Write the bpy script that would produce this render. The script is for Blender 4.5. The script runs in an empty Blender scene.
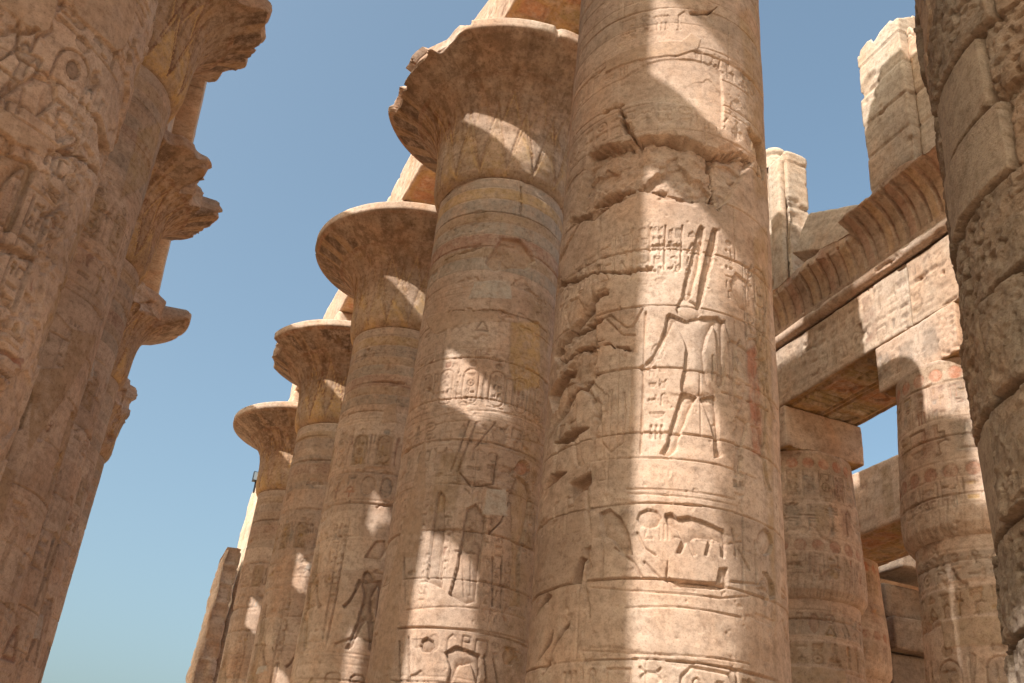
import bpy, math, random
import numpy as np
from mathutils import Matrix, Vector

# ------------------------------------------------------------------ camera, sky, sun, exposure
scene = bpy.context.scene
COL = scene.collection
EYE = 1.6
cam_data = bpy.data.cameras.new('camera')
cam_data.sensor_width = 36.0
cam_data.lens = 36.0 * 1034.36 / 1024.0
cam_data.clip_start = 0.1
cam_data.clip_end = 2000.0
cam = bpy.data.objects.new('camera', cam_data)
COL.objects.link(cam)
FW = Vector((0.300196, 0.82415623, 0.48025917))
RT = Vector((0.91912899, -0.38457951, 0.08544294))
UP = Vector((-0.25511617, -0.41577049, 0.87295512))
m = Matrix((RT, UP, -FW)).transposed().to_4x4()
m.translation = Vector((0, 0, EYE))
cam.matrix_world = m
scene.camera = cam

SUN_AZ, SUN_EL = math.radians(-116.5), math.radians(43.0)     # azimuth clockwise from +Y (the nave axis)
world = bpy.data.worlds.new('World')
scene.world = world
world.use_nodes = True
wn, wl = world.node_tree.nodes, world.node_tree.links
bg = wn['Background']
sky = wn.new('ShaderNodeTexSky')
sky.sky_type = 'NISHITA'
sky.sun_disc = False
sky.sun_elevation = SUN_EL
sky.sun_rotation = SUN_AZ
sky.air_density = 1.0
sky.dust_density = 6.5
sky.ozone_density = 0.6
dusty = wn.new('ShaderNodeMix'); dusty.data_type = 'RGBA'; dusty.blend_type = 'MULTIPLY'; dusty.inputs[0].default_value = 1.0
dusty.inputs[7].default_value = (0.95, 1.06, 0.965, 1.0)
wl.new(sky.outputs['Color'], dusty.inputs[6]); wl.new(dusty.outputs[2], bg.inputs['Color'])
bg.inputs['Strength'].default_value = 0.097
sun_data = bpy.data.lights.new('sun', 'SUN')
sun_data.energy = 2.6
sun_data.angle = math.radians(0.53)
sun_data.color = (1.0, 0.985, 0.955)
sun = bpy.data.objects.new('sun', sun_data)
COL.objects.link(sun)
sdir = Vector((math.sin(SUN_AZ) * math.cos(SUN_EL), math.cos(SUN_AZ) * math.cos(SUN_EL), math.sin(SUN_EL)))
sun.rotation_euler = sdir.to_track_quat('Z', 'Y').to_euler()
scene.view_settings.view_transform = 'Standard'
scene.view_settings.look = 'None'
scene.view_settings.gamma = 1.0
scene.view_settings.exposure = 1.38
scene.render.engine = 'CYCLES'
scene.cycles.max_bounces = 8
scene.cycles.diffuse_bounces = 6

# ------------------------------------------------------------------ noise helpers (numpy)
def h2(ix, iy, seed):
    n = (ix.astype(np.int64) * 374761393 + iy.astype(np.int64) * 668265263 + seed * 974634777) & 0x7fffffff
    n = ((n ^ (n >> 13)) * 1274126177) & 0x7fffffff
    n = (n ^ (n >> 16)) & 0x7fffffff
    n = (n * 1103515245 + 12345) & 0x7fffffff
    return ((n >> 7) & 0xffff) / 65535.0

def vn(u, v, seed=0):
    iu, iv = np.floor(u), np.floor(v)
    fu, fv = u - iu, v - iv
    fu, fv = fu * fu * (3 - 2 * fu), fv * fv * (3 - 2 * fv)
    a, b = h2(iu, iv, seed), h2(iu + 1, iv, seed)
    c, d = h2(iu, iv + 1, seed), h2(iu + 1, iv + 1, seed)
    return (a + (b - a) * fu) * (1 - fv) + (c + (d - c) * fu) * fv

def fbm(u, v, seed=0, octv=4, gain=0.5):
    s, a, t = 0.0, 1.0, 0.0
    for o in range(octv):
        s = s + a * vn(u * 2.03 ** o + 17.3 * o, v * 2.03 ** o - 9.1 * o, seed + o)
        t += a
        a *= gain
    return s / t - 0.5            # about -0.5 .. 0.5

def chunk(u, v, cell, seed=0):
    """blocky fracture heights 0..1 and distance to the next fracture edge"""
    u, v = u / cell, v / cell
    iu, iv = np.floor(u), np.floor(v)
    best = np.full(u.shape, 9.0); sec = np.full(u.shape, 9.0); val = np.zeros(u.shape)
    for dx in (-1, 0, 1):
        for dy in (-1, 0, 1):
            cx, cy = iu + dx, iv + dy
            px, py = cx + h2(cx, cy, seed), cy + h2(cx, cy, seed + 5)
            d = np.abs(u - px) * 0.8 + np.abs(v - py)
            hv = h2(cx, cy, seed + 9) + (u - px) * (h2(cx, cy, seed + 11) - 0.5) * 1.2 + (v - py) * (h2(cx, cy, seed + 12) - 0.5) * 1.2
            near = d < best
            sec = np.where(near, best, np.minimum(sec, d))
            val = np.where(near, hv, val)
            best = np.minimum(best, d)
    return val, (sec - best) * cell

def n3(p, seed=0, octv=3):
    return (fbm(p[:, 0] + p[:, 2] * 0.63, p[:, 1] - p[:, 2] * 0.47, seed, octv) +
            fbm(p[:, 1] + 31.7, p[:, 2] + p[:, 0] * 0.29, seed + 40, octv)) 

def sst(x, a, b):
    t = np.clip((x - a) / (b - a), 0, 1)
    return t * t * (3 - 2 * t)

# ------------------------------------------------------------------ materials
def stone_mat(name, dark, mid, light, bump=0.35, scale=1.0, rough=0.93):
    mt = bpy.data.materials.new(name)
    mt.use_nodes = True
    nd, lk = mt.node_tree.nodes, mt.node_tree.links
    bs = nd['Principled BSDF']
    bs.inputs['Roughness'].default_value = rough
    bs.inputs['Specular IOR Level'].default_value = 0.15
    tc = nd.new('ShaderNodeTexCoord')
    info = nd.new('ShaderNodeObjectInfo')
    off = nd.new('ShaderNodeVectorMath'); off.operation = 'SCALE'
    comb = nd.new('ShaderNodeCombineXYZ')
    for k in range(3): lk.new(info.outputs['Random'], comb.inputs[k])
    lk.new(comb.outputs[0], off.inputs[0]); off.inputs['Scale'].default_value = 37.0
    add = nd.new('ShaderNodeVectorMath'); add.operation = 'ADD'
    lk.new(tc.outputs['Object'], add.inputs[0]); lk.new(off.outputs[0], add.inputs[1])
    def noise(sc, det, ro=0.55, stretch=None):
        n = nd.new('ShaderNodeTexNoise')
        n.inputs['Scale'].default_value = sc * scale
        n.inputs['Detail'].default_value = det
        n.inputs['Roughness'].default_value = ro
        src = add.outputs[0]
        if stretch:
            mp = nd.new('ShaderNodeMapping'); mp.inputs['Scale'].default_value = stretch
            lk.new(src, mp.inputs['Vector']); src = mp.outputs[0]
        lk.new(src, n.inputs['Vector'])
        return n.outputs['Fac']
    def ramp(fac, stops):
        r = nd.new('ShaderNodeValToRGB')
        el = r.color_ramp.elements
        el[0].position, el[0].color = stops[0][0], (*stops[0][1], 1)
        el[1].position, el[1].color = stops[-1][0], (*stops[-1][1], 1)
        for p, c in stops[1:-1]:
            e = el.new(p); e.color = (*c, 1)
        lk.new(fac, r.inputs['Fac'])
        return r.outputs['Color']
    def mix(f, a, b, mode='MIX'):
        x = nd.new('ShaderNodeMix'); x.data_type = 'RGBA'; x.blend_type = mode
        if isinstance(f, float): x.inputs[0].default_value = f
        else: lk.new(f, x.inputs[0])
        lk.new(a, x.inputs[6]); lk.new(b, x.inputs[7])
        return x.outputs[2]
    base = ramp(noise(0.55, 7, 0.6), [(0.30, dark), (0.5, mid), (0.70, light)])
    bed = ramp(noise(1.6, 5, 0.6, (0.35, 0.35, 3.2)), [(0.35, (0.72, 0.70, 0.68)), (0.62, (1.08, 1.07, 1.06))])
    base = mix(0.55, base, bed, 'MULTIPLY')
    hue = ramp(noise(0.9, 5, 0.6, (1.0, 1.0, 0.6)), [(0.34, (1.07, 0.95, 0.86)), (0.50, (1, 1, 1)), (0.66, (0.96, 1.01, 1.06))])
    base = mix(0.9, base, hue, 'MULTIPLY')
    mott = ramp(noise(9.0, 5, 0.65), [(0.30, (0.60, 0.57, 0.54)), (0.50, (1, 1, 1)), (0.72, (1.14, 1.14, 1.13))])
    base = mix(0.85, base, mott, 'MULTIPLY')
    speck = ramp(noise(38.0, 4, 0.75), [(0.36, (0.70, 0.66, 0.62)), (0.47, (1, 1, 1)), (0.70, (1.10, 1.10, 1.10))])
    stain = ramp(noise(2.1, 8, 0.72), [(0.36, (0.79, 0.74, 0.69)), (0.47, (1, 1, 1)), (0.74, (1.09, 1.08, 1.07))])
    wear = mix(1.0, speck, stain, 'MULTIPLY')
    base = mix(0.8, base, wear, 'MULTIPLY')
    at = nd.new('ShaderNodeAttribute'); at.attribute_name = 'Paint'
    worn = ramp(noise(4.0, 6, 0.7), [(0.36, (0.25, 0.25, 0.25)), (0.56, (1, 1, 1))])
    mul = nd.new('ShaderNodeMath'); mul.operation = 'MULTIPLY'
    lk.new(at.outputs['Alpha'], mul.inputs[0]); lk.new(worn, mul.inputs[1])
    pcol = mix(0.7, at.outputs['Color'], mott, 'MULTIPLY')
    pcol = mix(0.7, pcol, wear, 'MULTIPLY')
    col = mix(mul.outputs[0], base, pcol)
    lk.new(col, bs.inputs['Base Color'])
    b1 = nd.new('ShaderNodeBump'); b1.inputs['Strength'].default_value = bump; b1.inputs['Distance'].default_value = 0.03
    lk.new(noise(14.0, 8, 0.68), b1.inputs['Height'])
    b2 = nd.new('ShaderNodeBump'); b2.inputs['Strength'].default_value = bump * 0.8; b2.inputs['Distance'].default_value = 0.012
    lk.new(noise(70.0, 4, 0.6), b2.inputs['Height']); lk.new(b1.outputs[0], b2.inputs['Normal'])
    lk.new(b2.outputs[0], bs.inputs['Normal'])
    return mt

M = {}
M['sandstone'] = stone_mat('sandstone', (0.39, 0.268, 0.192), (0.495, 0.351, 0.257), (0.585, 0.437, 0.332))
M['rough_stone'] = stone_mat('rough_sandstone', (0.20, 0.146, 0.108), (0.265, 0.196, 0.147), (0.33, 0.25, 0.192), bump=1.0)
M['pale_stone'] = stone_mat('pale_sandstone', (0.42, 0.31, 0.225), (0.52, 0.40, 0.30), (0.58, 0.46, 0.36))
M['sand'] = stone_mat('sand_ground', (0.44, 0.32, 0.22), (0.51, 0.375, 0.26), (0.57, 0.43, 0.305), bump=0.5, scale=0.6)
def plain(name, col, rough, metal=0.0):
    mt = bpy.data.materials.new(name); mt.use_nodes = True
    nd, lk = mt.node_tree.nodes, mt.node_tree.links
    b = nd['Principled BSDF']
    n = nd.new('ShaderNodeTexNoise'); n.inputs['Scale'].default_value = 12
    r = nd.new('ShaderNodeValToRGB')
    r.color_ramp.elements[0].color = (*[c * 0.8 for c in col], 1); r.color_ramp.elements[1].color = (*[c * 1.15 for c in col], 1)
    lk.new(n.outputs['Fac'], r.inputs['Fac']); lk.new(r.outputs['Color'], b.inputs['Base Color'])
    b.inputs['Roughness'].default_value = rough; b.inputs['Metallic'].default_value = metal
    return mt
M['metal'] = plain('dark_metal', (0.04, 0.04, 0.045), 0.5, 0.6)
M['lens'] = plain('lamp_glass', (0.25, 0.28, 0.3), 0.1)

OCHRE, RED, BLUE, GREY, PLAST = (0.56, 0.35, 0.15), (0.42, 0.18, 0.11), (0.37, 0.325, 0.275), (0.43, 0.36, 0.285), (0.43, 0.285, 0.19)

# ------------------------------------------------------------------ object helpers
def empty(name, loc, label, cat, group=None):
    o = bpy.data.objects.new(name, None)
    o.empty_display_size = 0.5
    o.location = loc
    COL.objects.link(o)
    tag(o, label, cat, group)
    return o

def tag(o, label=None, cat=None, group=None, kind=None):
    if label: o['label'] = label
    if cat: o['category'] = cat
    if group: o['group'] = group
    if kind: o['kind'] = kind
    return o

def mesh_obj(name, co, faces, mat, parent=None, paint=None, smooth=True, loc=None):
    """co (n,3) array; faces: (m,4) or (m,3) array or list of both"""
    me = bpy.data.meshes.new(name)
    co = np.asarray(co, np.float32)
    fl = faces if isinstance(faces, list) else [faces]
    fl = [np.asarray(f, np.int32) for f in fl if len(f)]
    nl = sum(f.size for f in fl); nf = sum(len(f) for f in fl)
    me.vertices.add(len(co)); me.vertices.foreach_set('co', co.ravel())
    me.loops.add(nl); me.polygons.add(nf)
    me.loops.foreach_set('vertex_index', np.concatenate([f.ravel() for f in fl]))
    starts = []; s = 0
    for f in fl:
        starts.append(s + np.arange(len(f)) * f.shape[1]); s += f.size
    me.polygons.foreach_set('loop_start', np.concatenate(starts).astype(np.int32))
    me.polygons.foreach_set('use_smooth', np.full(nf, smooth))
    at = me.attributes.new('Paint', 'FLOAT_COLOR', 'POINT')
    if paint is None: paint = np.zeros((len(co), 4))
    at.data.foreach_set('color', np.asarray(paint, np.float32).ravel())
    me.update(calc_edges=True); me.validate()
    me.materials.append(M[mat])
    o = bpy.data.objects.new(name, me)
    COL.objects.link(o)
    if parent: o.parent = parent
    if loc is not None: o.location = loc
    return o

def grid_faces(nr, nc, wrap=False):
    i = np.arange(nr - 1)[:, None]
    j = np.arange(nc if wrap else nc - 1)[None, :]
    j2 = (j + 1) % nc
    f = np.stack(np.broadcast_arrays(i * nc + j, i * nc + j2, (i + 1) * nc + j2, (i + 1) * nc + j), -1)
    return f.reshape(-1, 4)

# ------------------------------------------------------------------ relief canvas: u to the right, z up, seen from outside
class Canvas:
    def __init__(s, us, zs, seed=0):
        s.us, s.zs, s.seed = us, zs, seed
        s.H = np.zeros((len(zs), len(us)))
        s.P = np.zeros((len(zs), len(us), 4))
        s.U, s.Z = np.meshgrid(us, zs)
        s.rng = random.Random(seed)
        s.tint = 0.0; s.gcol = None; s.ds = 1.0; s.ws = 1.0
    def box(s, pts, mg):
        p = np.asarray(pts); a0, a1 = p[:, 0].min() - mg, p[:, 0].max() + mg; b0, b1 = p[:, 1].min() - mg, p[:, 1].max() + mg
        j0, j1 = np.searchsorted(s.us, a0), np.searchsorted(s.us, a1)
        i0, i1 = np.searchsorted(s.zs, b0), np.searchsorted(s.zs, b1)
        if j1 - j0 < 2 or i1 - i0 < 2: return None
        return slice(i0, i1), slice(j0, j1)
    @staticmethod
    def seg(U, Z, pts, close=False):
        d = np.full(U.shape, 1e9)
        n = len(pts)
        for k in range(n if close else n - 1):
            ax, ay = pts[k]; bx, by = pts[(k + 1) % n]
            vx, vy = bx - ax, by - ay
            L = vx * vx + vy * vy + 1e-12
            t = np.clip(((U - ax) * vx + (Z - ay) * vy) / L, 0, 1)
            d = np.minimum(d, (U - ax - t * vx) ** 2 + (Z - ay - t * vy) ** 2)
        return np.sqrt(d)
    @classmethod
    def sdf(cls, U, Z, pts):
        d = cls.seg(U, Z, pts, True)
        ins = np.zeros(U.shape, bool)
        n = len(pts)
        for k in range(n):
            ax, ay = pts[k]; bx, by = pts[(k + 1) % n]
            if abs(by - ay) < 1e-9: continue
            c = ((ay > Z) != (by > Z)) & (U < (bx - ax) * (Z - ay) / (by - ay) + ax)
            ins ^= c
        return np.where(ins, -d, d)
    def sunk(s, pts, depth=0.03, k=0.05, floor=0.25, jit=0.0):
        b = s.box(pts, 0.03)
        if b is None: return
        U, Z = s.U[b], s.Z[b]
        if jit:
            w = jit * fbm(U * 6, Z * 6, s.seed + 3, 2) ; U = U + w; Z = Z + jit * fbm(U * 6 + 9, Z * 6, s.seed + 4, 2)
        d = s.sdf(U, Z, pts)
        depth = depth * s.ds
        if s.gcol: s.blend(b, s.gcol[1] * sst(-d, -0.005, 0.006), s.gcol[0])
        f = sst(-d, -0.004, 0.008) * depth * (floor + (1 - floor) * np.exp(np.minimum(d, 0) / k))
        s.H[b] = np.minimum(s.H[b], -f)
    def raised(s, pts, height=0.02, soft=0.02):
        b = s.box(pts, 0.05)
        if b is None: return
        d = s.sdf(s.U[b], s.Z[b], pts)
        s.H[b] += height * sst(-d, -soft, soft)
    def line(s, pts, w=0.012, depth=0.018):
        b = s.box(pts, w + 0.04)
        if b is None: return
        d = s.seg(s.U[b], s.Z[b], pts)
        w, depth = w * s.ws, depth * s.ds
        if s.gcol: s.blend(b, s.gcol[1] * (1 - sst(d, w * 0.7, w * 1.3)), s.gcol[0])
        s.H[b] = np.minimum(s.H[b], -depth * (1 - sst(d, w * 0.6, w * 1.25)))
    def crack(s, pts, w=0.03, depth=0.10, amp=0.10):
        b = s.box(pts, w * 3 + amp + 0.05)
        if b is None: return
        U, Z = s.U[b], s.Z[b]
        c, e = chunk(U, Z, 0.17, s.seed + 24)
        wob = 1.6 * amp * fbm(U * 2.0, Z * 2.0, s.seed + 22, 5) + 0.05 * (c - 0.5)
        d = s.seg(U + wob, Z + 1.4 * amp * fbm(U * 2.5 + 40, Z * 2.5, s.seed + 21, 5) + 0.06 * (c - 0.5), pts)
        ww = w * (0.15 + 2.2 * vn(U * 2.6, Z * 2.6, s.seed + 23) ** 1.5)
        s.H[b] += -depth * (1 - sst(d, ww * 0.3, ww * 1.2)) - 0.3 * depth * (1 - sst(d, 0, ww * 4)) * sst(fbm(U * 3, Z * 3, s.seed + 25), -.05, .15)
    def recess(s, pts, depth=0.1, rough=0.1, cell=0.35, edge=0.10, sharp=0.03, colr=None):
        b = s.box(pts, 0.3)
        if b is None: return
        U, Z = s.U[b], s.Z[b]
        d = s.sdf(U + edge * 2 * fbm(U * 2.2, Z * 2.2, s.seed + 31), Z + edge * 2 * fbm(U * 2.2 + 7, Z * 2.2, s.seed + 32), pts)
        mk = sst(-d, -sharp, sharp)
        c, e = chunk(U + 0.3 * fbm(U * 3, Z * 3, s.seed + 33), Z + 0.3 * fbm(U * 3 + 5, Z * 3, s.seed + 34), cell, s.seed + 35)
        c2, e2 = chunk(U, Z, cell * 0.37, s.seed + 36)
        h = -depth + rough * (c - 0.5) + rough * 0.35 * (c2 - 0.5) + rough * 0.5 * fbm(U * 8, Z * 8, s.seed + 37, 4)
        s.H[b] = s.H[b] * (1 - mk) + mk * h
        if colr is not None: s.blend(b, mk * 0.8, colr)
    def blend(s, b, a, colr):
        P = s.P[b]
        for q in range(3): P[..., q] = P[..., q] * (1 - a) + colr[q] * a
        P[..., 3] = np.maximum(P[..., 3] * (1 - a), 0) + a * 1.0
        s.P[b] = P
    def paint(s, pts, colr, alpha=0.7, soft=0.05, edge=0.08):
        b = s.box(pts, 0.2)
        if b is None: return
        U, Z = s.U[b], s.Z[b]
        d = s.sdf(U + edge * fbm(U * 4, Z * 4, s.seed + 51), Z + edge * fbm(U * 4 + 3, Z * 4, s.seed + 52), pts)
        s.blend(b, alpha * sst(-d, -soft, soft), colr)
    def plaster(s, pts, height=0.006, colr=PLAST, edge=0.05):
        b = s.box(pts, 0.15)
        if b is None: return
        U, Z = s.U[b], s.Z[b]
        d = s.sdf(U + edge * fbm(U * 4, Z * 4, s.seed + 61), Z + edge * fbm(U * 4 + 3, Z * 4, s.seed + 62), pts)
        mk = sst(-d, -0.006, 0.012)
        s.H[b] = s.H[b] * (1 - mk) + mk * (height + 0.012 * fbm(U * 1.3, Z * 1.3, s.seed + 63, 3))
        s.blend(b, mk * 0.9, colr)
    def hband(s, z0, z1, colr, alpha):
        u0, u1 = s.us[0], s.us[-1]
        s.paint([(u0, z0), (u1, z0), (u1, z1), (u0, z1)], colr, alpha, 0.02, 0.05)
    def hline(s, z, w=0.012, depth=0.014, u0=None, u1=None):
        u0 = s.us[0] if u0 is None else u0; u1 = s.us[-1] if u1 is None else u1
        n = 12
        s.line([(u0 + (u1 - u0) * k / n, z + 0.01 * s.rng.uniform(-1, 1)) for k in range(n + 1)], w, depth)
    # ---- glyphs
    def glyph(s, g, u, z, w, h, depth=0.016):
        if s.tint > 0: s.gcol = ([OCHRE, RED, (0.27, 0.175, 0.115), BLUE, (0.33, 0.22, 0.14)][s.rng.randrange(5)], s.tint * s.rng.random())
        for it in GLYPHS[g % len(GLYPHS)]:
            t = it[0]
            if t == 'p': s.sunk([(u + a * w, z + b * h) for a, b in it[1]], depth, 0.03, 0.45)
            elif t == 's': s.line([(u + a * w, z + b * h) for a, b in it[1]], max(0.008, it[2] * min(w, h)), depth)
            elif t == 'e':
                _, cx, cy, rx, ry = it
                s.sunk([(u + (cx + rx * math.cos(q * math.pi / 8)) * w, z + (cy + ry * math.sin(q * math.pi / 8)) * h) for q in range(16)], depth, 0.03, 0.35)
            elif t == 'o':
                _, cx, cy, rx, ry = it
                s.line([(u + (cx + rx * math.cos(q * math.pi / 8)) * w, z + (cy + ry * math.sin(q * math.pi / 8)) * h) for q in range(17)], max(0.008, 0.05 * min(w, h)), depth)
        s.gcol = None
    def textrow(s, u0, u1, z0, z1, depth=0.016):
        h = z1 - z0; u = u0
        while u < u1 - 0.3 * h:
            if s.rng.random() < 0.45:
                w = h * s.rng.uniform(0.45, 0.75)
                s.glyph(s.rng.randrange(len(GLYPHS)), u, z0, w, h, depth)
            else:
                w = h * s.rng.uniform(0.45, 0.7)
                s.glyph(s.rng.randrange(len(GLYPHS)), u, z0, w, h * 0.46, depth)
                s.glyph(s.rng.randrange(len(GLYPHS)), u, z0 + h * 0.54, w, h * 0.46, depth)
            u += w + h * 0.14
    def textcol(s, u0, u1, z0, z1, depth=0.016, lines=True):
        w = u1 - u0; z = z1
        if lines:
            s.line([(u0, z0), (u0, z1)], 0.010, depth); s.line([(u1, z0), (u1, z1)], 0.010, depth)
        while z > z0 + 0.3 * w:
            h = w * s.rng.uniform(0.5, 1.05)
            if s.rng.random() < 0.5: s.glyph(s.rng.randrange(len(GLYPHS)), u0 + w * 0.12, z - h, w * 0.76, h * 0.92, depth)
            else:
                s.glyph(s.rng.randrange(len(GLYPHS)), u0 + w * 0.08, z - h, w * 0.38, h * 0.92, depth)
                s.glyph(s.rng.randrange(len(GLYPHS)), u0 + w * 0.54, z - h, w * 0.38, h * 0.92, depth)
            z -= h + w * 0.1
    def cartouche(s, u, z, w, h, depth=0.016, disc=True):
        pts = []
        r = w / 2
        for q in range(0, 9): pts.append((u + r + r * math.cos(q * math.pi / 8), z + h - r + r * math.sin(q * math.pi / 8)))
        for q in range(0, 9): pts.append((u + r - r * math.cos(q * math.pi / 8), z + r - r * math.sin(q * math.pi / 8)))
        s.line(pts + pts[:1], 0.016, depth)
        s.line([(u, z - 0.03), (u + w, z - 0.03)], 0.016, depth)
        s.textcol(u + w * 0.15, u + w * 0.85, z + r * 0.4, z + h - r * 0.35, depth, False)
        if disc: s.glyph(5, u + w * 0.2, z + h + 0.04, w * 0.6, w * 0.5, depth)
    def figure(s, u, z, h, mir=1, depth=0.03, crown=0):
        """a standing figure with its feet at z; parts traced from the tall relief on the main column"""
        a = FIG_H
        def T(pts): return [(u + mir * p[0] * h / a, z + p[1] * h / a) for p in pts]
        parts = FIG[2:] if crown else FIG
        if s.tint > 0: s.gcol = ([(0.53, 0.37, 0.27), (0.46, 0.27, 0.17), OCHRE][s.rng.randrange(3)], 0.5)
        for pts in parts: s.sunk(T(pts), depth, 0.06 * h / 3, 0.25)
        s.gcol = None
        if crown == 1: s.sunk(T([(-0.28, 2.95), (0.25, 2.95), (0.42, 3.35), (0.30, 3.62), (0.0, 3.55), (-0.16, 3.25)]), depth, 0.05, 0.3)
        if crown == 2:
            q = [(0.02 + 0.27 * math.cos(k * math.pi / 8), 3.30 + 0.27 * math.sin(k * math.pi / 8)) for k in range(16)]
            s.sunk(T(q), depth, 0.05, 0.3)
        s.line(T([(-1.0, 3.0), (-1.05, 0.0)]), 0.014, depth * 0.6)
    def weather(s, drum=1.02, z_off=0.0, amt=1.0, patchy=0.5, chips=1.0):
        """soften and break the carving, add drum joints, chips and long undulations"""
        U, Z = s.U, s.Z
        keep = sst(fbm(U * 0.8, Z * 0.8, s.seed + 71, 4), -0.16 * patchy - 0.10, 0.02)
        s.H *= 1 - (1 - keep) * (0.55 if patchy > 0.3 else 0.3)
        s.H += 0.035 * amt * fbm(U * 0.55, Z * 0.55, s.seed + 72, 3) + 0.016 * amt * fbm(U * 3.1, Z * 3.1, s.seed + 73, 4) + 0.005 * amt * fbm(U * 17, Z * 17, s.seed + 74, 2)
        zi = (Z - z_off + 0.02 * fbm(U * 1.2, Z * 0.1, s.seed + 75, 2)) / drum
        n = np.floor(zi); f = (zi - n) * drum; f = np.minimum(f, drum - f)
        s.H += 0.016 * amt * (h2(n, n * 0, s.seed + 76) - 0.5)
        lw = 0.006 + 0.012 * vn(U * 1.3, n * 7.1, s.seed + 77)
        s.H -= 0.050 * amt * (1 - sst(f, lw * .8, lw * 1.6)) * sst(vn(U * 0.9, n * 3.3, s.seed + 78), 0.2, 0.6)
        # vertical joints between half drums
        for k in range(2):
            uj = (h2(n, n * 0 + k, s.seed + 79) - 0.5) * 4.6
            dj = np.abs(U - uj + 0.03 * fbm(U * 2, Z * 2, s.seed + 80, 2))
            s.H -= 0.018 * amt * (1 - sst(dj, 0.007, 0.018))
        side = (U > (h2(n, n * 0, s.seed + 79) - 0.5) * 4.6)
        pick = (h2(n, side * 1.0, s.seed + 91) * 6).astype(int) % 6
        tints = np.array([(0.60, 0.45, 0.345), (0.40, 0.27, 0.195), (0.51, 0.355, 0.26), (0.44, 0.325, 0.25), (0.55, 0.385, 0.285), (0.48, 0.315, 0.22)])
        aa = 0.42 * np.minimum(1, amt); pa = s.P[..., 3]; na = pa + aa * (1 - pa)
        for q in range(3): s.P[..., q] = (s.P[..., q] * pa + tints[pick, q] * aa * (1 - pa)) / na
        s.P[..., 3] = na
        # chipped areas, mostly along the joints
        q = fbm(U * 1.5, Z * 2.0, s.seed + 81, 5) + 0.14 * np.exp(-f / 0.10)
        mk = sst(q, 0.21, 0.27)
        c, e = chunk(U + 0.2 * fbm(U * 3, Z * 3, s.seed + 82), Z, 0.22, s.seed + 83)
        s.H -= amt * chips * mk * (0.022 + 0.045 * c)
        # pits and scratches
        pit = vn(U * 21, Z * 21, s.seed + 84) * vn(U * 9, Z * 9, s.seed + 85)
        s.H -= 0.014 * amt * sst(pit, 0.62, 0.78)

GLYPHS = [
 [('p', [(.35,0),(.65,0),(.62,.55),(.75,.75),(.6,1),(.42,.9),(.33,.6)])],                                   # reed
 [('s', [(0,.4),(.1,.6),(.2,.4),(.3,.6),(.4,.4),(.5,.6),(.6,.4),(.7,.6),(.8,.4),(.9,.6),(1,.4)], .07)],      # water
 [('p', [(.05,.62),(.2,.8),(.35,.95),(.5,.9),(.5,.72),(.75,.5),(.98,.2),(.9,.12),(.6,.22),(.5,.22),(.55,0),(.45,0),(.4,.22),(.25,.35),(.22,.62)])],  # bird
 [('o', .5,.76,.2,.22), ('s', [(.5,.55),(.5,0)], .08), ('s', [(.15,.5),(.85,.5)], .08)],                      # ankh
 [('p', [(0,.5),(.3,.72),(.7,.72),(1,.5),(.7,.3),(.3,.3)]), ('o', .5,.5,.13,.16)],                            # mouth and eye
 [('e', .5,.5,.42,.45)],                                                                                       # disc
 [('p', [(0,.7),(1,.7),(.82,.3),(.5,.15),(.18,.3)])],                                                          # basket
 [('p', [(.15,.2),(.85,.2),(.8,.55),(.5,.8),(.2,.55)])],                                                       # loaf
 [('p', [(.4,0),(.6,0),(.62,.6),(.9,.95),(.5,1),(.3,.8)])],                                                    # feather
 [('s', [(.4,0),(.4,.8),(.75,1),(.9,.85)], .07), ('s', [(.3,0),(.5,.06)], .07)],                              # sceptre
 [('s', [(0,.3),(.2,.5),(.4,.3),(.6,.5),(.8,.35),(.95,.8)], .09)],                                             # snake
 [('s', [(.05,.3),(.6,.3),(.95,.55)], .12), ('s', [(.6,.3),(.95,.2)], .09)],                                   # arm
 [('s', [(.05,.05),(.05,.9),(.95,.9),(.95,.05),(.65,.05)], .08)],                                              # house
 [('p', [(.2,0),(.9,0),(.85,.3),(.65,.45),(.6,.7),(.68,.85),(.52,1),(.38,.9),(.4,.7),(.25,.5)])],             # seated man
 [('p', [(.2,.1),(.8,.1),(.95,.5),(.7,.85),(.3,.85),(.05,.5)]), ('s', [(.2,.85),(.1,1)], .07), ('s', [(.8,.85),(.9,1)], .07)],  # beetle
 [('p', [(.2,0),(.8,0),(.8,.45),(.45,.45),(.45,.95),(.2,.95)])],                                               # throne
 [('s', [(.5,0),(.5,1)], .12), ('s', [(.15,.7),(.85,.7)], .06), ('s', [(.15,.82),(.85,.82)], .06), ('s', [(.15,.94),(.85,.94)], .06)],  # pillar
 [('s', [(.3,0),(.3,1),(.8,.95),(.8,.7),(.3,.7)], .07)],                                                       # cloth
 [('p', [(.05,.35),(.9,.35),(.95,.65),(.05,.65)])],                                                            # slab
 [('s', [(.2,.1),(.2,.9)], .09), ('s', [(.5,.1),(.5,.9)], .09), ('s', [(.8,.1),(.8,.9)], .09)],               # strokes
 [('p', [(.1,.5),(.2,.75),(.6,.8),(.9,.95),(.95,.75),(.85,.45),(.8,0),(.68,0),(.68,.35),(.32,.35),(.3,0),(.18,0)])],  # animal
 [('s', [(.1,.1),(.5,.95),(.9,.1),(.1,.1)], .07)],                                                             # triangle
 [('o', .5,.5,.38,.42), ('e', .5,.5,.12,.14)],                                                                 # ring
]
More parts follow.
